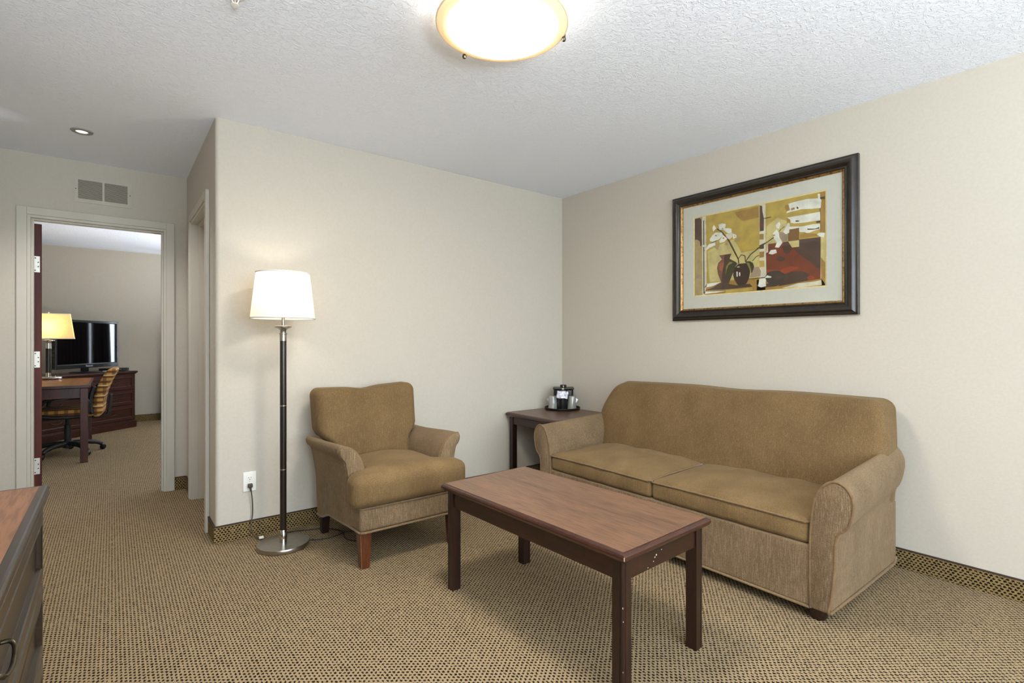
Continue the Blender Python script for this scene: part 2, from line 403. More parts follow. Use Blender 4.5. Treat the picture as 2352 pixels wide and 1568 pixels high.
def rbox(name, lo, hi, r, mat, parent=None, m=10, k=4, deform=None, label=None):
    c = [(a + b) / 2 for a, b in zip(lo, hi)]; h = [(b - a) / 2 for a, b in zip(lo, hi)]
    r = min([r] + h)
    def samples(H):
        core = H - r; out = []
        for i in range(k): out.append(-core - r * math.tan(PI / 4 * (1 - i / k)))
        for i in range(m + 1): out.append(-core + 2 * core * i / m)
        for i in range(1, k + 1): out.append(core + r * math.tan(PI / 4 * i / k))
        return out
    sm = [samples(H) for H in h]
    idx = {}; verts = []; faces = []
    def vid(p):
        q = [max(-(h[i] - r), min(h[i] - r, p[i])) for i in range(3)]
        d = Vector([p[i] - q[i] for i in range(3)])
        if d.length > 1e-9: d = d.normalized() * r
        w = (q[0] + d.x, q[1] + d.y, q[2] + d.z)
        key = (round(w[0], 6), round(w[1], 6), round(w[2], 6))
        if key not in idx:
            idx[key] = len(verts); nrm = (w[0] / h[0], w[1] / h[1], w[2] / h[2])
            wp = Vector((w[0] + c[0], w[1] + c[1], w[2] + c[2]))
            if deform: wp = Vector(deform(wp, nrm))
            verts.append(wp)
        return idx[key]
    for ax in range(3):
        a, b = (ax + 1) % 3, (ax + 2) % 3
        for sgn in (-1, 1):
            for i in range(len(sm[a]) - 1):
                for j in range(len(sm[b]) - 1):
                    q = []
                    for (ii, jj) in ((i, j), (i + 1, j), (i + 1, j + 1), (i, j + 1)):
                        p = [0, 0, 0]; p[ax] = sgn * h[ax]; p[a] = sm[a][ii]; p[b] = sm[b][jj]; q.append(vid(p))
                    if sgn < 0: q = q[::-1]
                    u = []
                    for t in q:
                        if t not in u: u.append(t)
                    if len(u) >= 3: faces.append(u)
    return mk(name, verts, faces, mat, parent, True, label)
def clamp(v, a=0.0, b=1.0): return max(a, min(b, v))
def sstep(a, b, v):
    t = clamp((v - a) / (b - a)); return t * t * (3 - 2 * t)
def copy_tree(o, parent=None):
    c = o.copy(); C.objects.link(c); c.parent = parent
    for ch in list(o.children): copy_tree(ch, c)
    return c
def taper_leg(name, x, y, z0, z1, w0, w1, mat, parent, dx=0.0, dy=0.0, bev=0.003):
    # square leg, width w0 at the floor, w1 at the top
    bm = bmesh.new(); r = []
    for z, w, ox, oy in ((z0, w0, dx, dy), (z1, w1, 0, 0)):
        r.append([bm.verts.new((x + ox + a * w / 2, y + oy + b * w / 2, z)) for a, b in ((-1, -1), (1, -1), (1, 1), (-1, 1))])
    for i in range(4): bm.faces.new([r[0][i], r[0][(i + 1) % 4], r[1][(i + 1) % 4], r[1][i]])
    bm.faces.new(r[0][::-1]); bm.faces.new(r[1])
    bmesh.ops.bevel(bm, geom=[e for e in bm.edges], offset=bev, segments=1, affect='EDGES')
    return bm_obj(name, bm, mat, parent)

# printed still life: (layer, ink, outline in 0..1 of the print)
ART=[(1,'tan',[(0,0.993),(0,0),(0.074,0),(0.074,1)]),
(2,'maroon',[(0.006,0.986),(0.049,0.988),(0.066,0.961),(0.068,0.629),(0.055,0.628),(0.052,0.687),(0.029,0.719),(0.006,0.721)]),
(2,'taupe',[(0.008,0.245),(0.041,0.271),(0.074,0.258),(0.074,0.212),(0.008,0.226)]),
(2,'cream',[(0.069,0.964),(0.106,1),(0.113,0.137),(0.093,0),(0.074,0)]),
(3,'brown',[(0.081,0.941),(0.089,0.954),(0.093,0.025),(0.083,0.018)]),
(1,'gold',[(0.105,1),(0.542,0.999),(0.546,0.149),(0.112,0.145)]),
(2,'palegold',[(0.119,0.549),(0.235,0.614),(0.346,0.646),(0.405,0.473),(0.543,0.486),(0.545,0.163),(0.139,0.163)]),
(2,'ochre',[(0.346,0.968),(0.538,0.979),(0.541,0.852),(0.415,0.846),(0.376,0.901)]),
(1,'cream',[(0.545,1),(0.587,1),(0.593,0.146),(0.545,0.058)]),
(2,'brown',[(0.545,0.988),(0.565,0.976),(0.566,0.921),(0.578,0.83),(0.577,0.688),(0.547,0.688)]),
(3,'rust',[(0.546,0.776),(0.573,0.772),(0.573,0.749),(0.546,0.744)]),
(2,'ochre',[(0.545,0.657),(0.576,0.653),(0.576,0.589),(0.545,0.593)]),
(2,'brown',[(0.545,0.529),(0.578,0.545),(0.578,0.482),(0.545,0.485)]),
(2,'ochre',[(0.545,0.453),(0.58,0.45),(0.578,0.386),(0.545,0.385)]),
(2,'gold',[(0.545,0.349),(0.581,0.348),(0.581,0.275),(0.545,0.275)]),
(3,'brown',[(0.573,0.832),(0.632,0.834),(0.634,0.826),(0.586,0.82)]),
(1,'gold',[(0.589,1),(0.74,1),(0.958,1),(0.964,0.79),(0.964,0.506),(0.75,0.513),(0.607,0.519),(0.591,0.431),(0.59,0.938)]),
(2,'palegold',[(0.596,0.73),(0.677,0.809),(0.74,0.752),(0.75,0.536),(0.609,0.53),(0.594,0.462)]),
(3,'white',[(0.752,0.94),(0.82,0.948),(0.884,0.949),(0.956,0.932),(0.971,0.912),(0.966,0.826),(0.893,0.838),(0.839,0.852),(0.797,0.846),(0.738,0.841),(0.745,0.858),(0.764,0.868),(0.759,0.9)]),
(4,'ochre',[(0.771,0.881),(0.795,0.888),(0.797,0.865),(0.773,0.861)]),
(4,'brown',[(0.809,0.891),(0.823,0.876),(0.82,0.861),(0.809,0.869)]),
(3,'white',[(0.745,0.789),(0.962,0.787),(0.963,0.696),(0.925,0.7),(0.866,0.701),(0.797,0.71),(0.769,0.725),(0.766,0.76)]),
(4,'brown',[(0.802,0.742),(0.83,0.731),(0.82,0.722),(0.802,0.727)]),
(4,'brown',[(0.934,0.69),(0.96,0.697),(0.962,0.674),(0.942,0.673)]),
(3,'white',[(0.75,0.689),(0.839,0.664),(0.916,0.669),(0.962,0.66),(0.963,0.608),(0.925,0.597),(0.875,0.576),(0.866,0.597),(0.83,0.607),(0.82,0.647),(0.759,0.655)]),
(4,'maroon',[(0.88,0.631),(0.929,0.618),(0.958,0.628),(0.956,0.61),(0.911,0.611),(0.882,0.617)]),
(2,'ochre',[(0.73,0.932),(0.757,0.923),(0.764,0.868),(0.74,0.86),(0.728,0.902)]),
(2,'ochre',[(0.74,0.783),(0.769,0.752),(0.792,0.73),(0.745,0.736)]),
(3,'ochre',[(0.831,0.576),(0.866,0.59),(0.938,0.56),(0.951,0.538),(0.831,0.535)]),
(1,'ochre',[(0.958,1),(0.999,1),(0.999,0),(0.969,0),(0.963,0.528)]),
(2,'brown',[(0.958,0.939),(0.992,0.941),(0.992,0.912),(0.958,0.918)]),
(3,'white',[(0.947,0.979),(0.962,0.977),(0.962,0.922),(0.949,0.934)]),
(2,'palegold',[(0.966,0.571),(0.995,0.557),(0.995,0.245),(0.966,0.309)]),
(3,'white',[(0.94,0.549),(0.956,0.567),(0.992,0.557),(0.986,0.512),(0.964,0.524)]),
(2,'rust',[(0.609,0.526),(0.75,0.524),(0.964,0.521),(0.965,0.081),(0.884,0.071),(0.596,0.192),(0.593,0.431),(0.609,0.435)]),
(3,'maroon',[(0.75,0.524),(0.83,0.528),(0.965,0.52),(0.965,0.2),(0.92,0.311),(0.866,0.388),(0.792,0.442),(0.75,0.459),(0.711,0.514)]),
(4,'umber',[(0.792,0.442),(0.866,0.388),(0.92,0.311),(0.965,0.2),(0.956,0.179),(0.893,0.279),(0.82,0.376)]),
(3,'redrust',[(0.598,0.24),(0.691,0.217),(0.764,0.25),(0.83,0.223),(0.764,0.185),(0.735,0.172),(0.598,0.197)]),
(3,'redrust',[(0.878,0.111),(0.902,0.128),(0.934,0.095),(0.911,0.072),(0.885,0.073)]),
(4,'umber',[(0.73,0.168),(0.764,0.185),(0.848,0.183),(0.898,0.137),(0.878,0.111),(0.884,0.073),(0.677,0.037),(0.726,0.103)]),
(1,'ochre',[(0.074,0.104),(0.245,0.148),(0.589,0.156),(0.589,0),(0.074,0)]),
(1,'ochre',[(0.524,0.133),(0.969,0.082),(0.999,0.005),(0.999,0),(0.524,0)]),
(2,'white',[(0.112,0.145),(0.24,0.151),(0.208,0.132),(0.166,0.107),(0.093,0.098)]),
(3,'umber',[(0.155,0.084),(0.24,0.144),(0.366,0.09),(0.472,0.096),(0.491,0.059),(0.296,0.053),(0.096,0.063)]),
(2,'white',[(0.093,0.048),(0.276,0.034),(0.193,0.021),(0.093,0.017)]),
(3,'gold',[(0.276,0.045),(0.42,0.045),(0.491,0.047),(0.491,0.015),(0.276,0.008)]),
(3,'white',[(0.545,0.146),(0.596,0.146),(0.591,0.099),(0.594,0.051),(0.555,0.041),(0.534,0.059)]),
(2,'cream',[(0.706,0.014),(0.82,0.052),(0.934,0.058),(0.969,0.068),(0.973,0.016),(0.82,0.007)]),
(2,'umber',[(0.524,0.077),(0.617,0.08),(0.677,0.041),(0.586,0.037),(0.524,0.053)]),
(5,'pot',[(0.586,0.155),(0.601,0.196),(0.634,0.219),(0.691,0.213),(0.726,0.169),(0.73,0.118),(0.711,0.067),(0.672,0.045),(0.627,0.063),(0.601,0.098)]),
(6,'white',[(0.601,0.175),(0.634,0.154),(0.632,0.141),(0.586,0.146)]),
(6,'umber',[(0.642,0.147),(0.691,0.162),(0.721,0.135),(0.677,0.11)]),
(4,'ochred',[(0.75,0.62),(0.759,0.652),(0.826,0.656),(0.826,0.521),(0.752,0.524)]),
(4,'palegold',[(0.752,0.524),(0.826,0.521),(0.826,0.45),(0.778,0.451)]),
(5,'brown',[(0.75,0.52),(0.778,0.451),(0.752,0.457)]),
(6,'white',[(0.664,0.727),(0.689,0.759),(0.699,0.726),(0.687,0.682),(0.669,0.695)]),
(6,'white',[(0.644,0.639),(0.672,0.679),(0.687,0.636),(0.691,0.581),(0.713,0.521),(0.687,0.469),(0.659,0.479),(0.672,0.531),(0.652,0.582)]),
(6,'white',[(0.718,0.635),(0.75,0.727),(0.763,0.715),(0.759,0.617),(0.735,0.608)]),
(6,'white',[(0.612,0.419),(0.629,0.455),(0.667,0.454),(0.672,0.414),(0.639,0.402)]),
(5,'taupe',[(0.687,0.644),(0.726,0.634),(0.747,0.597),(0.745,0.529),(0.711,0.533),(0.691,0.588)]),
(5,'umber',[(0.659,0.343),(0.687,0.38),(0.73,0.356),(0.726,0.315),(0.696,0.313)]),
(5,'umber',[(0.711,0.483),(0.764,0.464),(0.778,0.43),(0.745,0.384),(0.721,0.412)]),
(7,'ochre',[(0.644,0.623),(0.659,0.624),(0.658,0.608),(0.647,0.609)]),
(5,'brown',[(0.522,0.495),(0.589,0.547),(0.593,0.537),(0.526,0.485)]),
(5,'brown',[(0.589,0.547),(0.657,0.605),(0.661,0.595),(0.593,0.537)]),
(5,'brown',[(0.685,0.651),(0.699,0.674),(0.703,0.668),(0.689,0.645)]),
(5,'brown',[(0.7,0.674),(0.725,0.698),(0.727,0.692),(0.702,0.668)]),
(4,'vase',[(0.222,0.478),(0.324,0.479),(0.309,0.42),(0.321,0.395),(0.276,0.367),(0.273,0.264),(0.25,0.134),(0.24,0.139),(0.211,0.251),(0.203,0.328),(0.214,0.386),(0.245,0.425),(0.237,0.441)]),
(5,'umber',[(0.266,0.471),(0.324,0.479),(0.309,0.42),(0.366,0.365),(0.341,0.253),(0.306,0.133),(0.296,0.09),(0.245,0.082),(0.245,0.231),(0.26,0.34)]),
(5,'redvase',[(0.222,0.377),(0.266,0.391),(0.26,0.34),(0.245,0.268),(0.224,0.302)]),
(6,'leaf',[(0.276,0.189),(0.278,0.33),(0.306,0.383),(0.346,0.38),(0.374,0.349),(0.341,0.289),(0.316,0.198),(0.289,0.158)]),
(7,'leaflight',[(0.277,0.226),(0.279,0.329),(0.307,0.382),(0.341,0.37),(0.301,0.34),(0.286,0.291)]),
(7,'potdark',[(0.341,0.253),(0.354,0.309),(0.383,0.344),(0.444,0.343),(0.465,0.303),(0.475,0.231),(0.465,0.161),(0.444,0.099),(0.415,0.082),(0.376,0.094),(0.351,0.156),(0.339,0.209)]),
(8,'white',[(0.365,0.254),(0.376,0.254),(0.377,0.196),(0.367,0.19)]),
(8,'white',[(0.386,0.242),(0.397,0.24),(0.396,0.197),(0.387,0.198)]),
(8,'cream',[(0.371,0.313),(0.391,0.313),(0.391,0.301),(0.372,0.302)]),
(8,'leaf',[(0.434,0.363),(0.472,0.359),(0.496,0.333),(0.505,0.289),(0.491,0.228),(0.484,0.218),(0.468,0.282)]),
(9,'leaflight',[(0.444,0.35),(0.468,0.339),(0.484,0.243),(0.48,0.23),(0.465,0.282)]),
(3,'taupe',[(0.487,0.278),(0.538,0.283),(0.556,0.231),(0.552,0.169),(0.472,0.167)]),
(6,'brown',[(0.379,0.347),(0.377,0.398),(0.385,0.398),(0.387,0.347)]),
(6,'brown',[(0.378,0.395),(0.338,0.513),(0.344,0.519),(0.384,0.401)]),
(6,'brown',[(0.338,0.513),(0.293,0.648),(0.299,0.654),(0.344,0.519)]),
(6,'brown',[(0.293,0.647),(0.242,0.756),(0.248,0.764),(0.299,0.655)]),
(6,'brown',[(0.243,0.755),(0.201,0.804),(0.205,0.814),(0.247,0.765)]),
(6,'brown',[(0.379,0.404),(0.324,0.583),(0.328,0.587),(0.383,0.408)]),
(6,'brown',[(0.324,0.583),(0.299,0.655),(0.303,0.659),(0.328,0.587)]),
(6,'brown',[(0.434,0.363),(0.474,0.441),(0.48,0.433),(0.44,0.355)]),
(6,'brown',[(0.475,0.442),(0.563,0.528),(0.567,0.518),(0.479,0.432)]),
(6,'brown',[(0.563,0.528),(0.587,0.551),(0.591,0.541),(0.567,0.518)]),
(6,'brown',[(0.374,0.402),(0.403,0.451),(0.407,0.445),(0.378,0.396)]),
(6,'brown',[(0.406,0.452),(0.435,0.435),(0.433,0.427),(0.404,0.444)]),
(6,'brown',[(0.437,0.431),(0.44,0.359),(0.434,0.359),(0.431,0.431)]),
(6,'brown',[(0.489,0.359),(0.517,0.403),(0.521,0.397),(0.493,0.353)]),
(6,'brown',[(0.518,0.404),(0.542,0.42),(0.544,0.412),(0.52,0.396)]),
(6,'brown',[(0.091,0.565),(0.137,0.639),(0.141,0.633),(0.095,0.559)]),
(6,'brown',[(0.138,0.64),(0.213,0.675),(0.215,0.667),(0.14,0.632)]),
(8,'white',[(0.164,0.834),(0.177,0.865),(0.198,0.814),(0.169,0.784)]),
(8,'white',[(0.216,0.858),(0.245,0.865),(0.278,0.848),(0.273,0.797),(0.301,0.79),(0.326,0.776),(0.326,0.732),(0.296,0.729),(0.255,0.787),(0.224,0.788)]),
(8,'white',[(0.139,0.696),(0.166,0.743),(0.193,0.766),(0.245,0.753),(0.255,0.713),(0.214,0.671),(0.166,0.66),(0.145,0.669)]),
(8,'white',[(0.222,0.654),(0.255,0.72),(0.291,0.667),(0.266,0.636),(0.229,0.626)]),
(8,'white',[(0.329,0.724),(0.366,0.692),(0.366,0.663),(0.341,0.651)]),
(8,'white',[(0.134,0.637),(0.187,0.647),(0.19,0.609),(0.139,0.59),(0.112,0.565),(0.093,0.57)]),
(8,'white',[(0.068,0.637),(0.107,0.636),(0.118,0.618),(0.085,0.61)]),
(5,'cream',[(0.278,0.722),(0.329,0.731),(0.331,0.679),(0.306,0.652),(0.283,0.691)]),
(5,'tan',[(0.341,0.618),(0.369,0.655),(0.396,0.663),(0.398,0.634),(0.386,0.608)]),
(5,'tan',[(0.187,0.655),(0.229,0.615),(0.208,0.545),(0.177,0.589)]),
(5,'tan',[(0.268,0.613),(0.296,0.644),(0.296,0.585),(0.273,0.59)]),
(9,'ochre',[(0.187,0.738),(0.203,0.73),(0.201,0.715),(0.187,0.723)]),
(9,'ochre',[(0.253,0.691),(0.268,0.684),(0.263,0.67),(0.253,0.676)]),
(9,'ochre',[(0.248,0.808),(0.258,0.802),(0.255,0.791),(0.248,0.795)]),
(9,'ochre',[(0.346,0.69),(0.354,0.685),(0.352,0.674),(0.346,0.679)])]

# ------------------------------------------------------------------ the setting
H = 2.44; XR = 3.187; YB = 3.348; XH = 0.466; YD = 4.765; XL = -0.72; YN = -3.40; YF = 9.15; BXL = -1.25; BXR = 3.2
def struct(o): o['kind'] = 'structure'; return o
struct(box('floor', (-1.45, -3.6, -0.08), (3.45, 9.4, 0), 'carpet'))
struct(box('ceiling', (-1.45, -3.6, H), (3.45, 9.4, H + 0.08), 'knockdown_ceiling'))
bull = lambda e: all(abs(v.co.x - XH) < 1e-4 and abs(v.co.y - YB) < 1e-4 for v in e.verts)
struct(box('wall_back', (XH, YB, 0), (XR + 0.12, YB + 0.122, H), 'wallpaper', None, 0.022, 6, only=bull))
struct(box('wall_right', (XR, YN, 0), (XR + 0.12, YB, H), 'wallpaper'))
struct(box('wall_left', (XL - 0.12, YN, 0), (XL, YD, H), 'wallpaper'))
HY0, HY1, HZ = 3.63, 4.41, 2.03
struct(boxes('wall_hall', [((XH, YB + 0.122, 0), (XH + 0.125, HY0, H)), ((XH, HY0, HZ), (XH + 0.125, HY1, H)), ((XH, HY1, 0), (XH + 0.125, YD, H))], 'wallpaper'))
DX0, DX1, DZ = -0.455, 0.331, 2.02
struct(boxes('wall_doorway', [((-1.37, YD, 0), (DX0, YD + 0.12, H)), ((DX0, YD, DZ), (DX1, YD + 0.12, H)), ((DX1, YD, 0), (3.32, YD + 0.12, H))], 'wallpaper'))
WX0, WX1, WZ0, WZ1 = -0.5, 2.95, 0.5, 2.3
struct(boxes('wall_rear', [((-0.84, YN - 0.12, 0), (WX0, YN, H)), ((WX1, YN - 0.12, 0), (XR + 0.12, YN, H)), ((WX0, YN - 0.12, 0), (WX1, YN, WZ0)), ((WX0, YN - 0.12, WZ1), (WX1, YN, H))], 'wallpaper'))
VX0, VX1, VZ0, VZ1 = 0.72, 2.45, 0.75, 2.15
struct(boxes('wall_bedroom_far', [((BXL, YF, 0), (VX0, YF + 0.12, H)), ((VX1, YF, 0), (BXR, YF + 0.12, H)), ((VX0, YF, 0), (VX1, YF + 0.12, VZ0)), ((VX0, YF, VZ1), (VX1, YF + 0.12, H))], 'wallpaper_bedroom'))
struct(box('wall_bedroom_left', (BXL - 0.12, YD + 0.12, 0), (BXL, YF + 0.12, H), 'wallpaper_bedroom'))
struct(box('wall_bedroom_right', (BXR, YD + 0.12, 0), (BXR + 0.12, YF + 0.12, H), 'wallpaper_bedroom'))

def base_run(name, axis, a0, a1, plane, out, hgt=0.10):
    # carpet cove base: a carpet strip with a dark bound upper edge
    t = 0.009
    lo, hi = (plane, plane + out * t) if out > 0 else (plane + out * t, plane)
    if axis == 'x': A, B = (a0, lo, 0.0), (a1, hi, hgt - 0.006)
    else: A, B = (lo, a0, 0.0), (hi, a1, hgt - 0.006)
    o = struct(box(name, A, B, 'carpet_base_' + axis))
    if axis == 'x': A, B = (a0, lo - (0.002 if out < 0 else 0), hgt - 0.006), (a1, hi + (0.002 if out > 0 else 0), hgt)
    else: A, B = (lo - (0.002 if out < 0 else 0), a0, hgt - 0.006), (hi + (0.002 if out > 0 else 0), a1, hgt)
    box('binding', A, B, 'carpet_binding', o, label='dark bound upper edge')
    return o
base_run('baseboard_back', 'x', XH - 0.009, XR - 0.01, YB, -1)
base_run('baseboard_right', 'y', YN + 0.01, YB - 0.01, XR, -1)
base_run('baseboard_hall', 'y', YB, 3.572, XH, -1)
base_run('baseboard_nook', 'y', 4.475, YD - 0.01, XH, -1)
base_run('baseboard_doorway', 'x', 0.386, XH - 0.01, YD, -1)
base_run('baseboard_left', 'y', 2.0, YD - 0.01, XL, 1)
base_run('baseboard_bedroom', 'x', BXL + 0.01, BXR - 0.01, YF, -1)

# bedroom doorway: painted steel frame, rabbet stop, and the mahogany leaf standing open
t1 = struct(box('trim_1', (DX0 - 0.052, YD - 0.016, 0), (DX0, YD, DZ + 0.052), 'door_paint', None, 0.002, 1))
box('casing', (DX1, YD - 0.016, 0), (DX1 + 0.052, YD, DZ + 0.052), 'door_paint', t1, 0.002, 1)
box('casing', (DX0, YD - 0.016, DZ), (DX1, YD, DZ + 0.052), 'door_paint', t1, 0.002, 1)
box('jamb', (DX0, YD - 0.010, 0), (DX0 + 0.018, YD + 0.125, DZ), 'door_paint', t1, 0.0015, 1)
box('jamb', (DX1 - 0.018, YD - 0.010, 0), (DX1, YD + 0.125, DZ), 'door_paint', t1, 0.0015, 1)
box('jamb', (DX0 + 0.018, YD - 0.010, DZ - 0.018), (DX1 - 0.018, YD + 0.125, DZ), 'door_paint', t1, 0.0015, 1)
box('door_stop', (DX0 + 0.018, YD + 0.02, 0), (DX0 + 0.03, YD + 0.075, DZ - 0.018), 'door_paint', t1, 0.001, 1)
box('door_stop', (DX1 - 0.03, YD + 0.02, 0), (DX1 - 0.018, YD + 0.075, DZ - 0.018), 'door_paint', t1, 0.001, 1)
box('door_stop', (DX0 + 0.03, YD + 0.02, DZ - 0.03), (DX1 - 0.03, YD + 0.075, DZ - 0.018), 'door_paint', t1, 0.001, 1)

d1 = struct(box('door_1', (0, 0, 0.012), (0.052, 0.765, 1.985), 'mahogany_door', None, 0.002, 1))
d1.location = (-0.442, YD + 0.128, 0); d1.rotation_euler = (0, 0, R(7.0))
d1['label'] = 'dark mahogany bedroom door standing open, seen edge on'
for z in (1.70, 1.03, 0.28):
    hp = box('hinge_plate', (0.004, -0.003, z - 0.057), (0.042, 0.0005, z + 0.057), 'hinge_metal', d1, 0.001, 1, 'pale metal hinge plate')
    tube('hinge_knuckle', [(-0.001, -0.006, z - 0.057), (-0.001, -0.006, z + 0.057)], 0.006, 'hinge_metal', hp, 10)
    for sx_, sz in ((0.018, 0.043), (0.033, 0.014), (0.033, -0.016), (0.017, -0.043)):
        lathe('screw', [(0.0001, 0), (0.004, 0), (0.004, 0.0015), (0.0001, 0.0018)], 'screw_dark', hp, seg=10)
        s = C.objects[-1]; s.location = (sx_, -0.003, z + sz); s.rotation_euler = (R(90), 0, 0)

# side doorway in the little hall: casing, deep painted jambs, closed leaf
t2 = struct(box('trim_2', (XH - 0.022, HY0 - 0.06, 0), (XH, HY0, HZ + 0.048), 'door_paint', None, 0.003, 1))
box('casing', (XH - 0.022, HY1, 0), (XH, HY1 + 0.06, HZ + 0.048), 'door_paint', t2, 0.003, 1)
box('casing', (XH - 0.022, HY0, HZ), (XH, HY1, HZ + 0.048), 'door_paint', t2, 0.003, 1)
box('jamb', (XH - 0.012, HY0, 0), (XH + 0.13, HY0 + 0.016, HZ), 'door_paint', t2)
box('jamb', (XH - 0.012, HY1 - 0.016, 0), (XH + 0.13, HY1, HZ), 'door_paint', t2)
box('jamb', (XH - 0.012, HY0 + 0.016, HZ - 0.016), (XH + 0.13, HY1 - 0.016, HZ), 'door_paint', t2)
box('door_stop', (XH + 0.035, HY1 - 0.028, 0), (XH + 0.085, HY1 - 0.016, HZ - 0.016), 'door_paint', t2)
box('door_stop', (XH + 0.035, HY0 + 0.016, HZ - 0.03), (XH + 0.085, HY1 - 0.028, HZ - 0.016), 'door_paint', t2)
d2 = struct(box('door_2', (XH + 0.086, HY0 + 0.018, 0.01), (XH + 0.128, HY1 - 0.018, HZ - 0.018), 'door_paint', None, 0.002, 1))
d2['label'] = 'painted door closed inside the hall side doorway'

# windows: bedroom (curtained), and an unseen one added behind the camera for brightness
def window(name, x0, x1, z0, z1, y, mull):
    f = 0.05
    w = struct(boxes(name, [((x0, y - 0.03, z0), (x0 + f, y + 0.03, z1)), ((x1 - f, y - 0.03, z0), (x1, y + 0.03, z1)), ((x0 + f, y - 0.03, z0), (x1 - f, y + 0.03, z0 + f)), ((x0 + f, y - 0.03, z1 - f), (x1 - f, y + 0.03, z1))], 'window_white'))
    for k in range(1, mull):
        xm = x0 + (x1 - x0) * k / mull
        box('mullion', (xm - 0.02, y - 0.02, z0 + f), (xm + 0.02, y + 0.02, z1 - f), 'window_white', w)
    for k in range(mull):
        a = x0 + (x1 - x0) * k / mull + (f if k == 0 else 0.02); b = x0 + (x1 - x0) * (k + 1) / mull - (f if k == mull - 1 else 0.02)
        box('pane', (a, y - 0.003, z0 + f), (b, y + 0.003, z1 - f), 'window_glass', w)
    return w
window('window_1', VX0, VX1, VZ0, VZ1, YF + 0.06, 2)
window('window_added', WX0, WX1, WZ0, WZ1, YN - 0.06, 3)

# ------------------------------------------------------------------ sofa
SO = thing('sofa', 'long brown chenille two-cushion sofa with rolled arms under the framed picture', 'sofa', (2.70, 1.71, 0), absolute=True)
XF = 2.283
bm = bmesh.new(); box_into(bm, (2.33, 0.87, 0.06), (3.10, 2.55, 0.34), 0.012)
bm_obj('base', bm, 'fabric_fleck', SO)
rbox('front_rail', (XF, 0.905, 0.055), (2.36, 2.515, 0.312), 0.012, 'fabric_fleck', SO, 12, 3)
tube('bottom_piping', [(XF - 0.002, 0.915, 0.056), (XF - 0.002, 2.505, 0.056)], 0.006, 'piping', SO, 8)
ARM = [(.912, .055), (.912, .18), (.912, .31), (.908, .40), (.902, .46), (.893, .505), (.876, .545), (.852, .577), (.822, .594), (.793, .588), (.770, .567), (.756, .533), (.7555, .49), (.766, .44), (.783, .408), (.803, .392), (.814, .368), (.8185, .33), (.821, .24), (.830, .14), (.842, .07), (.842, .055)]
def arm_outline(mirror):
    pts = [Vector((0, y, z)) for y, z in ARM]
    sm = smooth_path(pts[1:-2], 3); out = [pts[0]] + sm + [pts[-2], pts[-1]]
    return [(p.y if not mirror else 3.42 - p.y, p.z) for p in out]
def arm_ring(prof, x, t, ins=0.0):
    cy = sum(p[0] for p in prof) / len(prof); out = []
    for y, z in prof:
        zz = z + 0.045 * t * sstep(0.2, 0.5, z)
        cz = 0.32; yo = abs(y - 1.71) - 0.80                        # outward from the seat side
        y = y - (1 if y > 1.71 else -1) * 0.045 * t * sstep(0.02, 0.155, yo)
        out.append((x, y + (cy - y) * ins, zz + (cz - zz) * ins * 0.6))
    return out
for mir in (False, True):
    pr = arm_outline(mir)
    rings = [arm_ring(pr, XF - 0.006, 0.0, 0.05), arm_ring(pr, XF - 0.003, 0.0, 0.012), arm_ring(pr, XF + 0.006, 0.0)]
    for i in range(1, 9): rings.append(arm_ring(pr, XF + 0.006 + 0.80 * i / 8, i / 8))
    rings.append(arm_ring(pr, 3.098, 1.0, 0.03))
    a = loft('arm', rings, ['fabric_fleck'], SO, True); sharp(a, 50)
    tube('arm_piping', [(XF - 0.003, y, z) for y, z in pr], 0.0055, 'piping', a, 8)
    yb = 0.838 if not mir else 3.42 - 0.838
    s = -1 if not mir else 1
    box('side_panel', (XF + 0.01, min(yb, yb - s * 0.05), 0.058), (3.10, max(yb, yb - s * 0.05), 0.36), 'fabric_fleck', a, 0.006)
    tube('side_piping', [(XF, yb + s * 0.002, 0.058), (2.6, yb + s * 0.004, 0.056), (3.06, yb + s * 0.003, 0.056), (3.098, yb, 0.075)], 0.006, 'piping', a, 8)
rnd = random.Random(3)
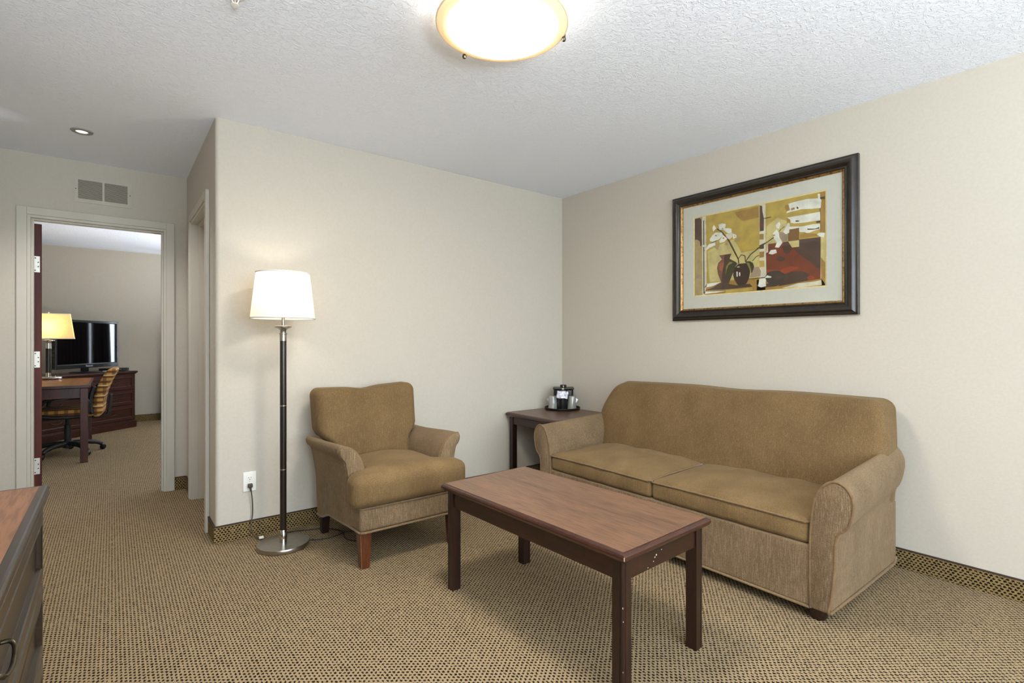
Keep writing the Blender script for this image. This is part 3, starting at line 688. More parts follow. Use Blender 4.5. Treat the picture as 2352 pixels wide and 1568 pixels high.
def seat_cushion(y0, y1, seed):
    ph = [random.Random(seed + i).uniform(0, 6.28) for i in range(6)]
    def df(p, n):
        x, y, z = p
        if n[2] > 0.2:
            cr = (1 - n[0] ** 2) ** 0.7 * (1 - n[1] ** 4)
            w = 0.0035 * math.sin(26 * y + 9 * x + ph[0]) + 0.0025 * math.sin(17 * x - 21 * y + ph[1]) + 0.002 * math.sin(48 * y + ph[2])
            z += n[2] * (0.036 * cr + 1.25 * w * cr) + 0.010 * sstep(2.4, 2.8, x)
        if n[0] < -0.5: x -= 0.008 * (1 - n[2] ** 2) * (1 - n[1] ** 4) - 0.0025 * math.sin(31 * y + ph[3]) * (1 - abs(n[1]))
        return (x, y, z)
    c = rbox('seat_cushion', (XF - 0.001, y0, 0.312), (2.86, y1, 0.415), 0.022, 'fabric_seat', SO, 22, 4, df)
    def ring(z, dx):
        k = 0.02; pts = []
        a, b = XF - 0.003 - dx, 2.80
        for (cx, cy, s0) in ((a + k, y0 + k, 180), (a + k, y1 - k, 90)):
            arc = [(cx + k * math.cos(R(s0 + (90 - q if s0 == 180 else -q + 90) )) , cy + k * math.sin(R(s0 + (90 - q if s0 == 180 else -q + 90)))) for q in range(0, 91, 15)]
            pts.append(arc)
        return pts
    k = 0.022; xa = XF - 0.006
    pth = [(2.78, y0 + 0.002, 0.424)] + [(2.45, y0 + 0.001, 0.418), (xa + 0.05, y0 + 0.002, 0.410)]
    pth += [(xa + k - k * math.sin(R(q)), y0 + k - k * math.cos(R(q)), 0.406) for q in (15, 45, 75)]
    pth += [(xa - 0.004 * math.sin(PI * f), y0 + k + (y1 - y0 - 2 * k) * f, 0.404 + 0.004 * math.sin(PI * f)) for f in (0, .2, .4, .6, .8, 1)]
    pth += [(xa + k - k * math.sin(R(q)), y1 - k + k * math.cos(R(q)), 0.406) for q in (75, 45, 15)]
    pth += [(xa + 0.05, y1 - 0.002, 0.410), (2.45, y1 - 0.001, 0.418), (2.78, y1 - 0.002, 0.424)]
    tube('piping', smooth_path(pth, 3), 0.0040, 'piping', c, 6)
    return c
seat_cushion(0.916, 1.708, 11); seat_cushion(1.712, 2.504, 29)
def back_df(p, n):
    x, y, z = p
    fr = clamp(0.5 - n[0] * 0.5)
    x += fr * 0.075 * (n[2] + 0.25) - fr * 0.022 * (1 - n[2] ** 2) * (1 - n[1] ** 4)
    t = clamp((n[2] - 0.05) / 0.95)
    rnd_ = 1 - math.sqrt(max(0.0, 1 - (0.97 * t) ** 2))            # quarter-round shoulders, rounder at the front
    kk = (0.17 if n[1] > 0 else 0.035) * fr + (0.020 if n[1] > 0 else 0.008)
    y -= n[1] * kk * rnd_
    y += n[1] * 0.020 * fr * math.exp(-((n[2] - 0.15) / 0.35) ** 2) - n[1] * 0.03 * fr * sstep(-0.05, -0.6, n[2])
    z += 0.010 * (1 - n[1] ** 2) * clamp(n[2]) - 0.012 * math.exp(-((y - 1.62) / 0.20) ** 2) * clamp(n[2]) - 0.006 * n[1] * clamp(n[2])
    return (x, y, z)
rbox('backrest', (2.83, 0.828, 0.335), (3.115, 2.592, 0.864), 0.055, 'fabric', SO, 18, 5, back_df)
for fx, fy in ((2.335, 0.90), (2.335, 2.52), (3.04, 0.90), (3.04, 2.52)):
    lathe('foot', [(0.026, 0), (0.034, 0.012), (0.040, 0.035), (0.042, 0.062)], 'dark_wood', SO, (fx, fy, 0), 20)

# ------------------------------------------------------------------ armchair
AX = 1.28
AC = thing('armchair', 'brown chenille armchair with flared arms and tapered wooden legs beside the floor lamp', 'armchair', (AX, 2.85, 0), absolute=True)
def hem(y):      # lower edge of the side: sweeps down from the front leg to the rear leg
    t = clamp((y - 2.50) / 0.66)
    return 0.190 - 0.026 * sstep(0.0, 0.7, t) - 0.052 * sstep(0.66, 0.96, t)
APROF = [(0.0, 0.20), (0.0, 0.36), (0.0, 0.44)] + [(0.128 * (1 - math.cos(R(q))), 0.447 + 0.168 * math.sin(R(q))) for q in (10, 22, 34, 46, 57, 68, 79, 89)] + [(0.136, 0.610), (0.1405, 0.596), (0.139, 0.578), (0.131, 0.561), (0.119, 0.549), (0.110, 0.534), (0.101, 0.49), (0.092, 0.43), (0.082, 0.35), (0.072, 0.20)]
for sgn in (-1, 1):
    rings = []
    ys = [2.604, 2.606, 2.612, 2.624, 2.645, 2.67, 2.72, 2.80, 2.90, 3.0, 3.1, 3.18]
    for i, y in enumerate(ys):
        tz = 0.616 - 0.024 * sstep(2.62, 3.1, y)
        f = (tz - 0.36) / 0.257; rr = []
        ins = (0.10, 0.045, 0.012)[i] if i < 3 else 0.0
        hz = hem(y)
        for o_, z in APROF:
            zz = z if z <= 0.36 else 0.36 + (z - 0.36) * f
            if z <= 0.2: zz = hz
            o2 = o_ + (0.05 - o_) * ins; zz = zz + (0.36 - zz) * ins * (0.4 if zz > 0.36 else 0.0)
            rr.append((AX + sgn * (0.224 + o2), y, zz))
        rings.append(rr)
    a = loft('arm', rings, 'fabric_fleck', AC, True); sharp(a, 60)
    seam = [(p[0], p[1] - 0.001, p[2]) for p in rings[3][1:-1]]
    tube('arm_piping', smooth_path(seam, 2), 0.0032, 'piping', a, 6)
    side = [(AX + sgn * 0.296, y, hem(y) - 0.001) for y in [2.505 + 0.68 * q / 20 for q in range(21)]]
    tube('hem_piping', side, 0.0055, 'piping', a, 6)
rbox('front_rail', (AX - 0.297, 2.497, 0.190), (AX + 0.297, 2.64, 0.312), 0.018, 'fabric_fleck', AC, 10, 4)
tube('bottom_piping', [(AX - 0.294, 2.50, 0.189), (AX - 0.27, 2.495, 0.189), (AX + 0.27, 2.495, 0.189), (AX + 0.294, 2.50, 0.189)], 0.006, 'piping', AC, 6)
tube('rail_piping', [(AX - 0.297, 2.60, 0.312), (AX - 0.298, 2.52, 0.310), (AX - 0.285, 2.497, 0.309), (AX, 2.493, 0.309), (AX + 0.285, 2.497, 0.309), (AX + 0.298, 2.52, 0.310), (AX + 0.297, 2.6, 0.312)], 0.0045, 'piping', AC, 6)
def cush_df(p, n):
    x, y, z = p
    w = 1.0 - 0.345 * sstep(2.575, 2.655, y)
    x = AX + (x - AX) * w
    cr = (1 - (n[0]) ** 2) * (1 - abs(n[1]) ** 3)
    if n[2] > 0: z += n[2] * (0.032 * cr + 0.002 * math.sin(23 * x + 14 * y) * cr) - 0.018 * n[2] * sstep(0.3, 1.0, n[1])
    if n[1] < -0.3: y -= 0.014 * (1 - n[2] ** 2) * (1 - n[0] ** 4)
    return (x, y, z)
rbox('seat_cushion', (AX - 0.338, 2.482, 0.309), (AX + 0.338, 3.07, 0.474), 0.045, 'fabric_seat', AC, 18, 5, cush_df)
def chback_df(p, n):
    x, y, z = p
    fr = clamp(0.5 - n[1] * 0.5)
    y += 0.045 * n[2] + 0.01 - fr * 0.018 * (1 - n[2] ** 2) * (1 - n[0] ** 4)
    x = AX - 0.012 * sstep(0.5, 0.66, z) + (x - AX) * (1.0 + 0.02 * n[2]) * (0.80 + 0.20 * sstep(0.54, 0.625, z))
    if n[2] > 0: z += n[2] * (0.010 * abs(n[0]) ** 1.5 - 0.014 * math.exp(-((n[0] + 0.0) / 0.22) ** 2) + 0.006 * n[0])
    return (x, y, z)
rbox('backrest', (AX - 0.318, 3.025, 0.33), (AX + 0.318, 3.20, 0.872), 0.050, 'fabric', AC, 14, 5, chback_df)
box('seat_deck', (AX - 0.228, 2.62, 0.19), (AX + 0.228, 3.10, 0.308), 'fabric_fleck', AC, 0.006)
box('rear_panel', (AX - 0.29, 3.08, 0.115), (AX + 0.29, 3.185, 0.40), 'fabric_fleck', AC, 0.012)
for sgn in (-1, 1):
    lg = taper_leg('front_leg', AX + sgn * 0.262, 2.535, 0, 0.195, 0.044, 0.064, 'leg_brown', AC)
    taper_leg('worn_edge', AX + sgn * 0.262 - 0.0292, 2.5058, 0.0, 0.19, 0.0030, 0.0030, 'worn_wood', lg, 0.0098, 0.0098, 0.0004)
    taper_leg('rear_leg', AX + sgn * 0.264, 3.135, 0, 0.15, 0.040, 0.052, 'dark_wood', AC, 0.0, 0.012)

# ------------------------------------------------------------------ wooden tables
def mould_frame(name, hx, hy, z0, z1, mat, parent, inset=0.014):
    prof = [(inset + 0.03, z0), (0.010, z0), (0.004, z0 + 0.006), (0.0, z0 + 0.014), (0.0, z0 + 0.020), (0.004, z1 - 0.006), (0.009, z1 - 0.002), (inset, z1), (inset + 0.03, z1)]
    rings = []
    for sx, sy in ((-1, -1), (1, -1), (1, 1), (-1, 1)):
        rings.append([(sx * (hx - i), sy * (hy - i), z) for i, z in prof])
    rings.append(rings[0])
    return loft(name, rings, mat, parent, False, True, False, False)
def table(name, label, cat, loc, rz, hx, hy, ht, leg, apron_h, top_mat, chips=False):
    T = thing(name, label, cat, loc, rz)
    z1 = ht; z0 = ht - 0.032
    box('top', (-hx + 0.014, -hy + 0.014, z0 + 0.004), (hx - 0.014, hy - 0.014, z1 + 0.0004), top_mat, T)
    mould_frame('edge_moulding', hx, hy, z0, z1, 'edge_wood', T)
    e_ = 0.0145
    boxes('edge_line', [((-hx + e_, -hy + e_ - 0.0012, z1), (hx - e_, -hy + e_ + 0.0012, z1 + 0.0009)), ((-hx + e_, hy - e_ - 0.0012, z1), (hx - e_, hy - e_ + 0.0012, z1 + 0.0009)), ((-hx + e_ - 0.0012, -hy + e_, z1), (-hx + e_ + 0.0012, hy - e_, z1 + 0.0009)), ((hx - e_ - 0.0012, -hy + e_, z1), (hx - e_ + 0.0012, hy - e_, z1 + 0.0009))], 'edge_inlay', T)
    ov = 0.022; ax, ay = hx - ov, hy - ov
    za = z0 - apron_h
    box('apron', (-ax + leg, -ay + 0.006, za), (ax - leg, -ay + 0.024, z0), 'dark_wood_rail', T, 0.001, 1)
    box('apron', (-ax + leg, ay - 0.024, za), (ax - leg, ay - 0.006, z0), 'dark_wood_rail', T, 0.001, 1)
    box('apron', (-ax + 0.006, -ay + leg, za), (-ax + 0.024, ay - leg, z0), 'dark_wood_rail', T, 0.001, 1)
    box('apron', (ax - 0.024, -ay + leg, za), (ax - 0.006, ay - leg, z0), 'dark_wood_rail', T, 0.001, 1)
    for sx in (-1, 1):
        for sy in (-1, 1):
            # square leg with a bead run along its outer corner
            cx, cy = sx * (ax - leg / 2), sy * (ay - leg / 2); h = leg / 2
            o = [(-h, -h), (h - 0.016, -h), (h - 0.014, -h + 0.003), (h - 0.011, -h + 0.003), (h - 0.009, -h), (h - 0.004, -h), (h, -h + 0.004), (h, -h + 0.009), (h - 0.003, -h + 0.011), (h - 0.003, -h + 0.014), (h, -h + 0.016), (h, h), (-h, h)]
            pts = []
            for u, v in o: pts.append((cx + u * sx, cy - v * sy))
            if sx * -sy < 0: pts = pts[::-1]
            loft('leg', [[(x, y, z) for x, y in pts] for z in (0.0, z0)], 'dark_wood', T, False)
    return T
CT = table('coffee_table', 'low dark wooden coffee table with brown laminate top before the sofa', 'coffee table', (1.503, 1.583, 0), R(2.2), 0.264, 0.530, 0.491, 0.044, 0.072, 'laminate')
for (x, z, w_) in ((-0.06, 0.420, .0022), (-0.052, 0.426, .0028), (-0.068, 0.408, .0016), (-0.02, 0.436, .0016), (-0.10, 0.395, .0014)):
    box('paint_chip', (x - w_, -0.5032, z - w_ * 0.8), (x + w_, -0.5018, z + w_ * 0.8), 'paint_chip', CT)
for (dx, z0, z1) in ((-0.002, 0.305, 0.311), (0.0, 0.262, 0.266), (-0.001, 0.102, 0.106)):
    box('paint_chip', (-0.2415 + 0.0005 + dx, -0.5084, z0), (-0.2415 + 0.0022 + dx, -0.5070, z1), 'paint_chip', CT)
box('paint_chip', (-0.2644, -0.5304, 0.470), (-0.2626, -0.5285, 0.482), 'paint_chip', CT)
ET = table('end_table', 'square dark wooden end table in the corner behind the sofa arm', 'end table', (2.832, 3.008, 0), 0, 0.308, 0.308, 0.583, 0.044, 0.062, 'laminate_end')

# ------------------------------------------------------------------ things on the end table
TX, TY, TZ = 3.015, 3.165, 0.5834
tr = lathe('serving_tray', [(0.0005, 0.0), (0.138, 0.0), (0.147, 0.004), (0.151, 0.016), (0.151, 0.019), (0.148, 0.019), (0.144, 0.007), (0.136, 0.004), (0.0005, 0.004)], 'tray_black', None, (0, 0, 0), 48)
tr.location = (TX, TY, TZ); setp(tr, 'round black serving tray on the corner end table', 'tray')
BK = thing('coffee_maker', 'small black coffee maker with round carafe standing on the black tray', 'coffee maker', (TX, TY, TZ + 0.0042), R(-43))
rbox('housing', (-0.074, -0.004, 0.0), (0.094, 0.066, 0.172), 0.022, 'black_plastic', BK, 4, 4)
rbox('lid', (-0.078, -0.050, 0.163), (0.098, 0.070, 0.182), 0.009, 'black_plastic', BK, 4, 3)
lathe('knob', [(0.026, 0.0), (0.027, 0.016), (0.024, 0.020), (0.0005, 0.021)], 'black_matte', BK, (0.008, 0.01, 0.181), 24)
box('knob_bar', (0.005, -0.0185, 0.184), (0.011, -0.0155, 0.199), 'chrome', BK)
lathe('carafe', [(0.0005, 0.0), (0.035, 0.0), (0.037, 0.006), (0.044, 0.08), (0.047, 0.125), (0.046, 0.140), (0.040, 0.164), (0.0005, 0.165)], 'black_plastic', BK, (0, -0.045, 0.0), 36)
box('badge', (-0.004, -0.0515, 0.168), (0.014, -0.0495, 0.176), 'chrome', BK)
pk = rbox('coffee_packet', (-0.047, -0.005, -0.032), (0.047, 0.005, 0.032), 0.005, 'foil', None, 14, 2, lambda p, n: (p[0] + 0.002 * math.sin(90 * p[2]), p[1] + 0.0025 * math.sin(95 * p[0] + 40 * p[2]) * (1 - n[0] ** 2), p[2] + 0.002 * math.sin(80 * p[0])))
dirx, diry = -math.cos(R(47)), -math.sin(R(47))     # from the coffee maker towards the sofa corner of the room
pk.location = (TX + dirx * 0.103, TY + diry * 0.103, TZ + 0.131); pk.rotation_euler = (R(-4), R(4), R(-43))
setp(pk, 'crumpled silver foil coffee packet leaning against the black carafe', 'packet')
def cup(lbl, dx, dy, seed, rz):
    prof = [(0.036, 0.0), (0.0355, 0.003), (0.033, 0.05), (0.030, 0.105), (0.026, 0.112), (0.0005, 0.113)]
    seg = 36; rr = random.Random(seed); rings = []
    prof2 = [(0.037, 0.0)] + [(r + 0.0015, z) for r, z in prof[1:]]
    ph = [rr.uniform(0, 6.28) for _ in range(4)]
    for r, z in prof2:
        rings.append([((r + (0.0018 * math.sin(5 * a + ph[0] + 40 * z) + 0.0012 * math.sin(11 * a + ph[1] - 70 * z)) * (1 if r > 0.01 else 0)) * math.cos(a), (r + (0.0018 * math.sin(5 * a + ph[0] + 40 * z) + 0.0012 * math.sin(11 * a + ph[1] - 70 * z)) * (1 if r > 0.01 else 0)) * math.sin(a), z + 0.001) for a in [2 * PI * j / seg for j in range(seg)]])
    T = thing('plastic_cup', lbl, 'cup', (TX + dx, TY + dy, TZ + 0.0042), rz, group='wrapped cups on the tray')
    lathe('cup_wall', [(0.033, 0.001), (0.031, 0.05), (0.0265, 0.104), (0.0005, 0.105)], 'cup_plastic', T, seg=28, cap0=False)
    loft('wrapper', rings, 'cup_plastic', T, True, True, False, True)
    tri = [(0.033, -0.004, 0.055), (0.052, 0.004, 0.082), (0.030, 0.006, 0.10), (0.031, 0.0, 0.075)]
    mk('wrapper_tail', tri + [(x, y + 0.002, z) for x, y, z in tri], [(0, 1, 2, 3), (7, 6, 5, 4), (0, 4, 5, 1), (1, 5, 6, 2), (2, 6, 7, 3), (3, 7, 4, 0)], 'cup_plastic', T)
    return T
px_, py_ = math.cos(R(-43)), math.sin(R(-43))       # across the tray
cup('plastic-wrapped cup upside down left of the black coffee maker', -px_ * 0.080 + dirx * 0.047, -py_ * 0.080 + diry * 0.047, 4, R(137))
cup('plastic-wrapped cup upside down right of the black coffee maker', px_ * 0.080 + dirx * 0.047, py_ * 0.080 + diry * 0.047, 9, R(-43))

# ------------------------------------------------------------------ floor lamp
LX, LY = 0.763, 3.078
FL = thing('floor_lamp', 'tall floor lamp with black pole, round nickel base and lit white drum shade', 'floor lamp', (LX, LY, 0))
lathe('base', [(0.0005, 0.0), (0.136, 0.0), (0.138, 0.003), (0.138, 0.022), (0.136, 0.026), (0.0005, 0.026)], 'brushed_nickel', FL, seg=64)
lathe('pole_foot', [(0.019, 0.026), (0.019, 0.093), (0.0175, 0.095)], 'chrome', FL, seg=24)
lathe('pole', [(0.0175, 0.090), (0.0175, 1.165)], 'pole_black', FL, seg=24)
for z in (0.435, 0.795): lathe('ring', [(0.0178, z - 0.003), (0.0188, z - 0.002), (0.0188, z + 0.002), (0.0178, z + 0.003)], 'brushed_nickel', FL, seg=24)
lathe('pole_collar', [(0.0185, 1.160), (0.0185, 1.196), (0.0205, 1.198), (0.0205, 1.204), (0.0165, 1.206), (0.0165, 1.220), (0.021, 1.226), (0.034, 1.232), (0.043, 1.236), (0.044, 1.242), (0.041, 1.246), (0.009, 1.248)], 'brushed_nickel', FL, seg=32)
lathe('stem', [(0.009, 1.245), (0.009, 1.30), (0.020, 1.303), (0.021, 1.325), (0.017, 1.345), (0.0005, 1.346)], 'brushed_nickel', FL, seg=20)
SB, ST, RB, RT = 1.288, 1.541, 0.169, 0.140
sh = lathe('lamp_shade', [(RB, SB), (RB + (RT - RB) * 0.5, (SB + ST) / 2), (RT, ST)], 'shade_linen', FL, seg=72, cap0=False, cap1=False, label='glowing white fabric drum shade')
for r, z in ((RB, SB), (RT, ST)):
    tube('shade_trim', [(r * math.cos(2 * PI * j / 64), r * math.sin(2 * PI * j / 64), z) for j in range(64)], 0.004, 'window_white', sh, 6, True)
for k in range(3):
    a = R(30 + 120 * k)
    tube('shade_spider', [(0.012 * math.cos(a), 0.012 * math.sin(a), ST - 0.03), (RT * math.cos(a), RT * math.sin(a), ST - 0.012)], 0.0025, 'brushed_nickel', sh, 6)
tube('harp', [(0.018 * s, 0, 1.335) if q == 0 else ((0.045 * s, 0, 1.42) if q == 1 else (0.008 * s, 0, ST - 0.028)) for s in (1,) for q in (0, 1, 2)], 0.0022, 'brushed_nickel', FL, 6)
lb = bulb('floor_lamp_bulb', (LX, LY, 1.43), 2.1, (1.0, 0.91, 0.80), 0.03)

# ------------------------------------------------------------------ wall outlet, plug and cords
OX, OZ = 0.642, 0.329
WO = thing('wall_outlet', 'white duplex wall outlet above the carpet base beside the floor lamp', 'outlet', (OX, YB, OZ))
rbox('cover_plate', (-0.035, -0.007, -0.057), (0.035, 0.002, 0.057), 0.003, 'white_plastic', WO, 2, 2)
for s in (1, -1):
    rc = lathe('receptacle', [(0.0005, 0.0), (0.0165, 0.0), (0.0165, 0.0018), (0.0005, 0.002)], 'white_plastic', WO, seg=28)
    rc.rotation_euler = (R(90), 0, 0); rc.location = (0, -0.0068, 0.0195 * s); rc.scale = (1, 0.86, 1)
    for x in (-0.0063, 0.0063): box('slot', (x - 0.0011, 0.001, 0.0018), (x + 0.0011, 0.0085, 0.0022), 'slot_dark', rc)
    box('slot', (-0.0022, -0.0095, 0.0018), (0.0022, -0.0055, 0.0022), 'slot_dark', rc)
sc = lathe('screw', [(0.0005, 0.0), (0.003, 0.0), (0.0028, 0.001), (0.0005, 0.0012)], 'hinge_metal', WO, seg=12); sc.rotation_euler = (R(90), 0, 0); sc.location = (0, -0.0068, 0)
PC = thing('power_cord', 'brown lamp cord hanging from the wall outlet down to the carpet', 'cord', (OX, YB - 0.012, OZ - 0.0195))
rbox('plug', (-0.0125, -0.020, -0.013), (0.0125, 0.002, 0.010), 0.004, 'cord_brown', PC, 2, 2)
tube('strain_relief', [(0.001, -0.012, -0.012), (0.002, -0.014, -0.024), (0.004, -0.014, -0.034)], [0.0065, 0.005, 0.0038], 'cord_brown', PC, 8)
cz = OZ - 0.0195
tube('cord', smooth_path([(0.004, -0.014, -0.03), (0.010, -0.012, -0.08), (0.013, -0.010, -0.14), (0.010, -0.012, -0.19), (0.001, -0.020, -0.222), (0.004, -0.030, -0.262), (0.020, -0.050, -cz + 0.010), (0.045, -0.085, -cz + 0.0045), (0.060, -0.105, -cz + 0.004)], 6), 0.0030, 'cord_brown', PC, 8)
box('cord_tag', (0.032, -0.092, -cz + 0.010), (0.056, -0.076, -cz + 0.022), 'white_plastic', PC, 0.001, 1, 'small white paper tag')
FC = tube('floor_cable', smooth_path([(0.800, 3.265, 0.004), (0.86, 3.275, 0.004), (0.93, 3.245, 0.004), (1.03, 3.205, 0.004), (1.10, 3.10, 0.004), (1.08, 2.96, 0.004), (1.13, 2.88, 0.004), (1.22, 2.92, 0.004)], 8), 0.0035, 'cord_black', None, 8)
setp(FC, 'thin black cable curving across the carpet beneath the armchair', 'cable')
FC2 = tube('floor_cable', smooth_path([(0.903, 3.07, 0.004), (0.94, 3.05, 0.0035), (0.995, 3.035, 0.004), (1.05, 3.03, 0.008), (1.10, 3.045, 0.012), (1.17, 3.04, 0.0035), (1.26, 3.02, 0.0035)], 8), 0.0034, 'cord_black', None, 8)
setp(FC2, 'black cable running from the lamp base under the armchair', 'cable')

# ------------------------------------------------------------------ framed picture on the right wall
PY0, PY1, PZ0, PZ1 = 1.0235, 2.183, 1.304, 2.173
pcx = (PY0 + PY1) / 2; pcz = (PZ0 + PZ1) / 2; phw = (PY1 - PY0) / 2; phh = (PZ1 - PZ0) / 2
FP = thing('framed_picture', 'large framed still-life print of white orchids and vases above the sofa', 'picture', (XR, pcx, pcz), R(-90))
# local frame: +x to the right as seen, +z up, -y out of the wall
def picture_frame(name, hw, hh, prof, mat, parent):
    rings = []
    for sx, sz in ((-1, -1), (1, -1), (1, 1), (-1, 1)):
        rings.append([(sx * (hw - i), -d, sz * (hh - i)) for i, d in prof])
    rings.append(rings[0])
    o = loft(name, rings, mat, parent, True, True, False, False); sharp(o, 28); return o
fr = picture_frame('frame', phw, phh, [(0.0, 0.001), (0.0, 0.022), (0.004, 0.025), (0.010, 0.026), (0.012, 0.029), (0.018, 0.036), (0.026, 0.040), (0.034, 0.039), (0.042, 0.034), (0.050, 0.027), (0.056, 0.0245), (0.060, 0.026), (0.064, 0.027), (0.068, 0.024), (0.069, 0.006), (0.069, 0.001)], 'frame_black', FP)
picture_frame('gilt_liner', phw - 0.067, phh - 0.067, [(0.0, 0.004), (0.0, 0.022), (0.003, 0.0235), (0.006, 0.021), (0.008, 0.0195), (0.012, 0.017), (0.013, 0.013), (0.013, 0.004)], 'gilt', FP)
# window mat: board with a bevelled opening
qx0, qx1 = (PY1 - 2.024) - phw, (PY1 - 1.184) - phw; qz0, qz1 = 1.467 - pcz, 2.016 - pcz
mw, mh = phw - 0.076, phh - 0.076; yb = -0.0085
mv = [(-mw, yb, -mh), (mw, yb, -mh), (mw, yb, mh), (-mw, yb, mh), (qx0, yb, qz0), (qx1, yb, qz0), (qx1, yb, qz1), (qx0, yb, qz1)]
mk('mat', mv + [(x, yb + 0.002, z) for x, y, z in mv], [(0, 1, 5, 4), (1, 2, 6, 5), (2, 3, 7, 6), (3, 0, 4, 7), (8, 12, 13, 9), (9, 13, 14, 10), (10, 14, 15, 11), (11, 15, 12, 8), (4, 5, 13, 12), (5, 6, 14, 13), (6, 7, 15, 14), (7, 4, 12, 15)], 'mat_board', FP)
b0 = 0.008
iv = [(qx0, yb + 0.0004, qz0), (qx1, yb + 0.0004, qz0), (qx1, yb + 0.0004, qz1), (qx0, yb + 0.0004, qz1), (qx0 + b0, yb + 0.003, qz0 + b0), (qx1 - b0, yb + 0.003, qz0 + b0), (qx1 - b0, yb + 0.003, qz1 - b0), (qx0 + b0, yb + 0.003, qz1 - b0)]
mk('mat_bevel', iv, [(0, 1, 5, 4), (1, 2, 6, 5), (2, 3, 7, 6), (3, 0, 4, 7)], 'mat_bevel', FP)
ux0, ux1 = (PY1 - 2.02) - phw, (PY1 - 1.188) - phw; uz0, uz1 = 1.471 - pcz, 2.012 - pcz
names = sorted(ART_COL); av, af, am = [], [], []
def art_poly(layer, colour, poly):
    y = -0.0030 - 0.00022 * layer; s = len(av)
    for u, v in poly: av.append((ux0 + (ux1 - ux0) * u, y, uz0 + (uz1 - uz0) * v))
    af.append(list(range(s, s + len(poly)))); am.append(names.index(colour))
art_poly(0, 'cream', [(0, 0), (1, 0), (1, 1), (0, 1)])
for lay, colour, poly in ART: art_poly(lay, colour, poly)
me = bpy.data.meshes.new('print'); me.from_pydata(av, [], af)
for n in names: me.materials.append(MATS['ink_' + n])
me.polygons.foreach_set('material_index', am); me.update()
pr = bpy.data.objects.new('print', me); C.objects.link(pr); pr.parent = FP; pr['label'] = 'printed still life of orchids in a dark round vase'
box('backing', (-phw + 0.06, -0.0028, -phh + 0.06), (phw - 0.06, -0.001, phh - 0.06), 'mat_board', FP)
box('glass', (-mw, -0.0135, -mh), (mw, -0.0115, mh), 'picture_glass', FP)

# ------------------------------------------------------------------ ceiling fixtures
GX, GY = 1.150, 1.532
CL = thing('ceiling_light', 'round frosted glass ceiling light glowing warm white', 'ceiling light', (GX, GY, H))
lathe('ceiling_pan', [(0.0005, -0.0005), (0.180, -0.0005), (0.199, -0.1145), (0.196, -0.1145), (0.177, -0.006), (0.0005, -0.006)], 'window_white', CL, seg=48)
gl = lathe('glass_bowl', [(0.206, -0.1155), (0.17, -0.1205), (0.12, -0.1255), (0.06, -0.1285), (0.0005, -0.1295)], 'lit_bowl_glass', CL, seg=72, cap0=False, cap1=True, label='shallow glowing glass bowl')
lathe('glass_flange', [(0.206, -0.1155), (0.220, -0.1130), (0.234, -0.1090), (0.243, -0.1045), (0.2445, -0.1005), (0.241, -0.1020), (0.232, -0.1062), (0.218, -0.1100), (0.204, -0.1130)], 'frosted_glass', CL, seg=72, cap0=False, cap1=False, label='cream frosted rim of the bowl')
tube('glass_rim', [(0.2435 * math.cos(2 * PI * j / 72), 0.2435 * math.sin(2 * PI * j / 72), -0.1020) for j in range(72)], 0.0035, 'frosted_glass', gl, 6, True)
for k in range(3):
    a = R((92, -22, 214)[k])
    ca, sa = math.cos(a), math.sin(a)
    cl = tube('clip_arm', [(0.170 * ca, 0.170 * sa, -0.0620), (0.235 * ca, 0.235 * sa, -0.0750), (0.2515 * ca, 0.2515 * sa, -0.0930), (0.2515 * ca, 0.2515 * sa, -0.1110)], 0.003, 'bronze', CL, 6)
    lathe('clip', [(0.0005, -0.009), (0.006, -0.008), (0.009, 0.0), (0.006, 0.008), (0.0005, 0.009)], 'bronze', CL, (0.247 * ca, 0.247 * sa, -0.1120), 14)

DLX, DLY = -0.145, 4.080
DL = thing('downlight', 'small round recessed ceiling downlight in the hall before the bedroom door', 'downlight', (DLX, DLY, H))
lathe('trim_ring', [(0.030, -0.002), (0.032, -0.006), (0.052, -0.005), (0.056, -0.0005), (0.030, -0.0002)], 'grey_paint', DL, seg=40, cap0=False, cap1=False)
lathe('lens', [(0.0005, -0.0025), (0.031, -0.0025), (0.031, -0.0005), (0.0005, -0.0005)], 'downlight_lens', DL, seg=32)
sl = bpy.data.lights.new('downlight_lamp', 'SPOT'); sl.energy = 40; sl.color = (1.0, 0.98, 0.95); sl.spot_size = R(120); sl.spot_blend = 0.8; sl.shadow_soft_size = 0.03
so_ = bpy.data.objects.new('downlight_lamp', sl); C.objects.link(so_); so_.location = (DLX, DLY, H - 0.012)
SP = thing('fire_sprinkler', 'small white fire sprinkler head on the ceiling at the top edge', 'sprinkler', (0.358, 2.118, H))
lathe('escutcheon', [(0.0005, -0.0005), (0.036, -0.0005), (0.036, -0.004), (0.030, -0.009), (0.016, -0.011), (0.0005, -0.011)], 'white_plastic', SP, seg=32)
for s in (-1, 1): tube('yoke_arm', [(0.010 * s, 0, -0.010), (0.012 * s, 0, -0.022), (0.006 * s, 0, -0.036), (0.0, 0, -0.042)], 0.0022, 'white_plastic', SP, 8)
lathe('deflector', [(0.0005, -0.041), (0.014, -0.041), (0.0145, -0.043), (0.0005, -0.044)], 'white_plastic', SP, seg=20)
tube('glass_vial', [(0, 0, -0.014), (0, 0, -0.036)], 0.002, 'hinge_metal', SP, 8)

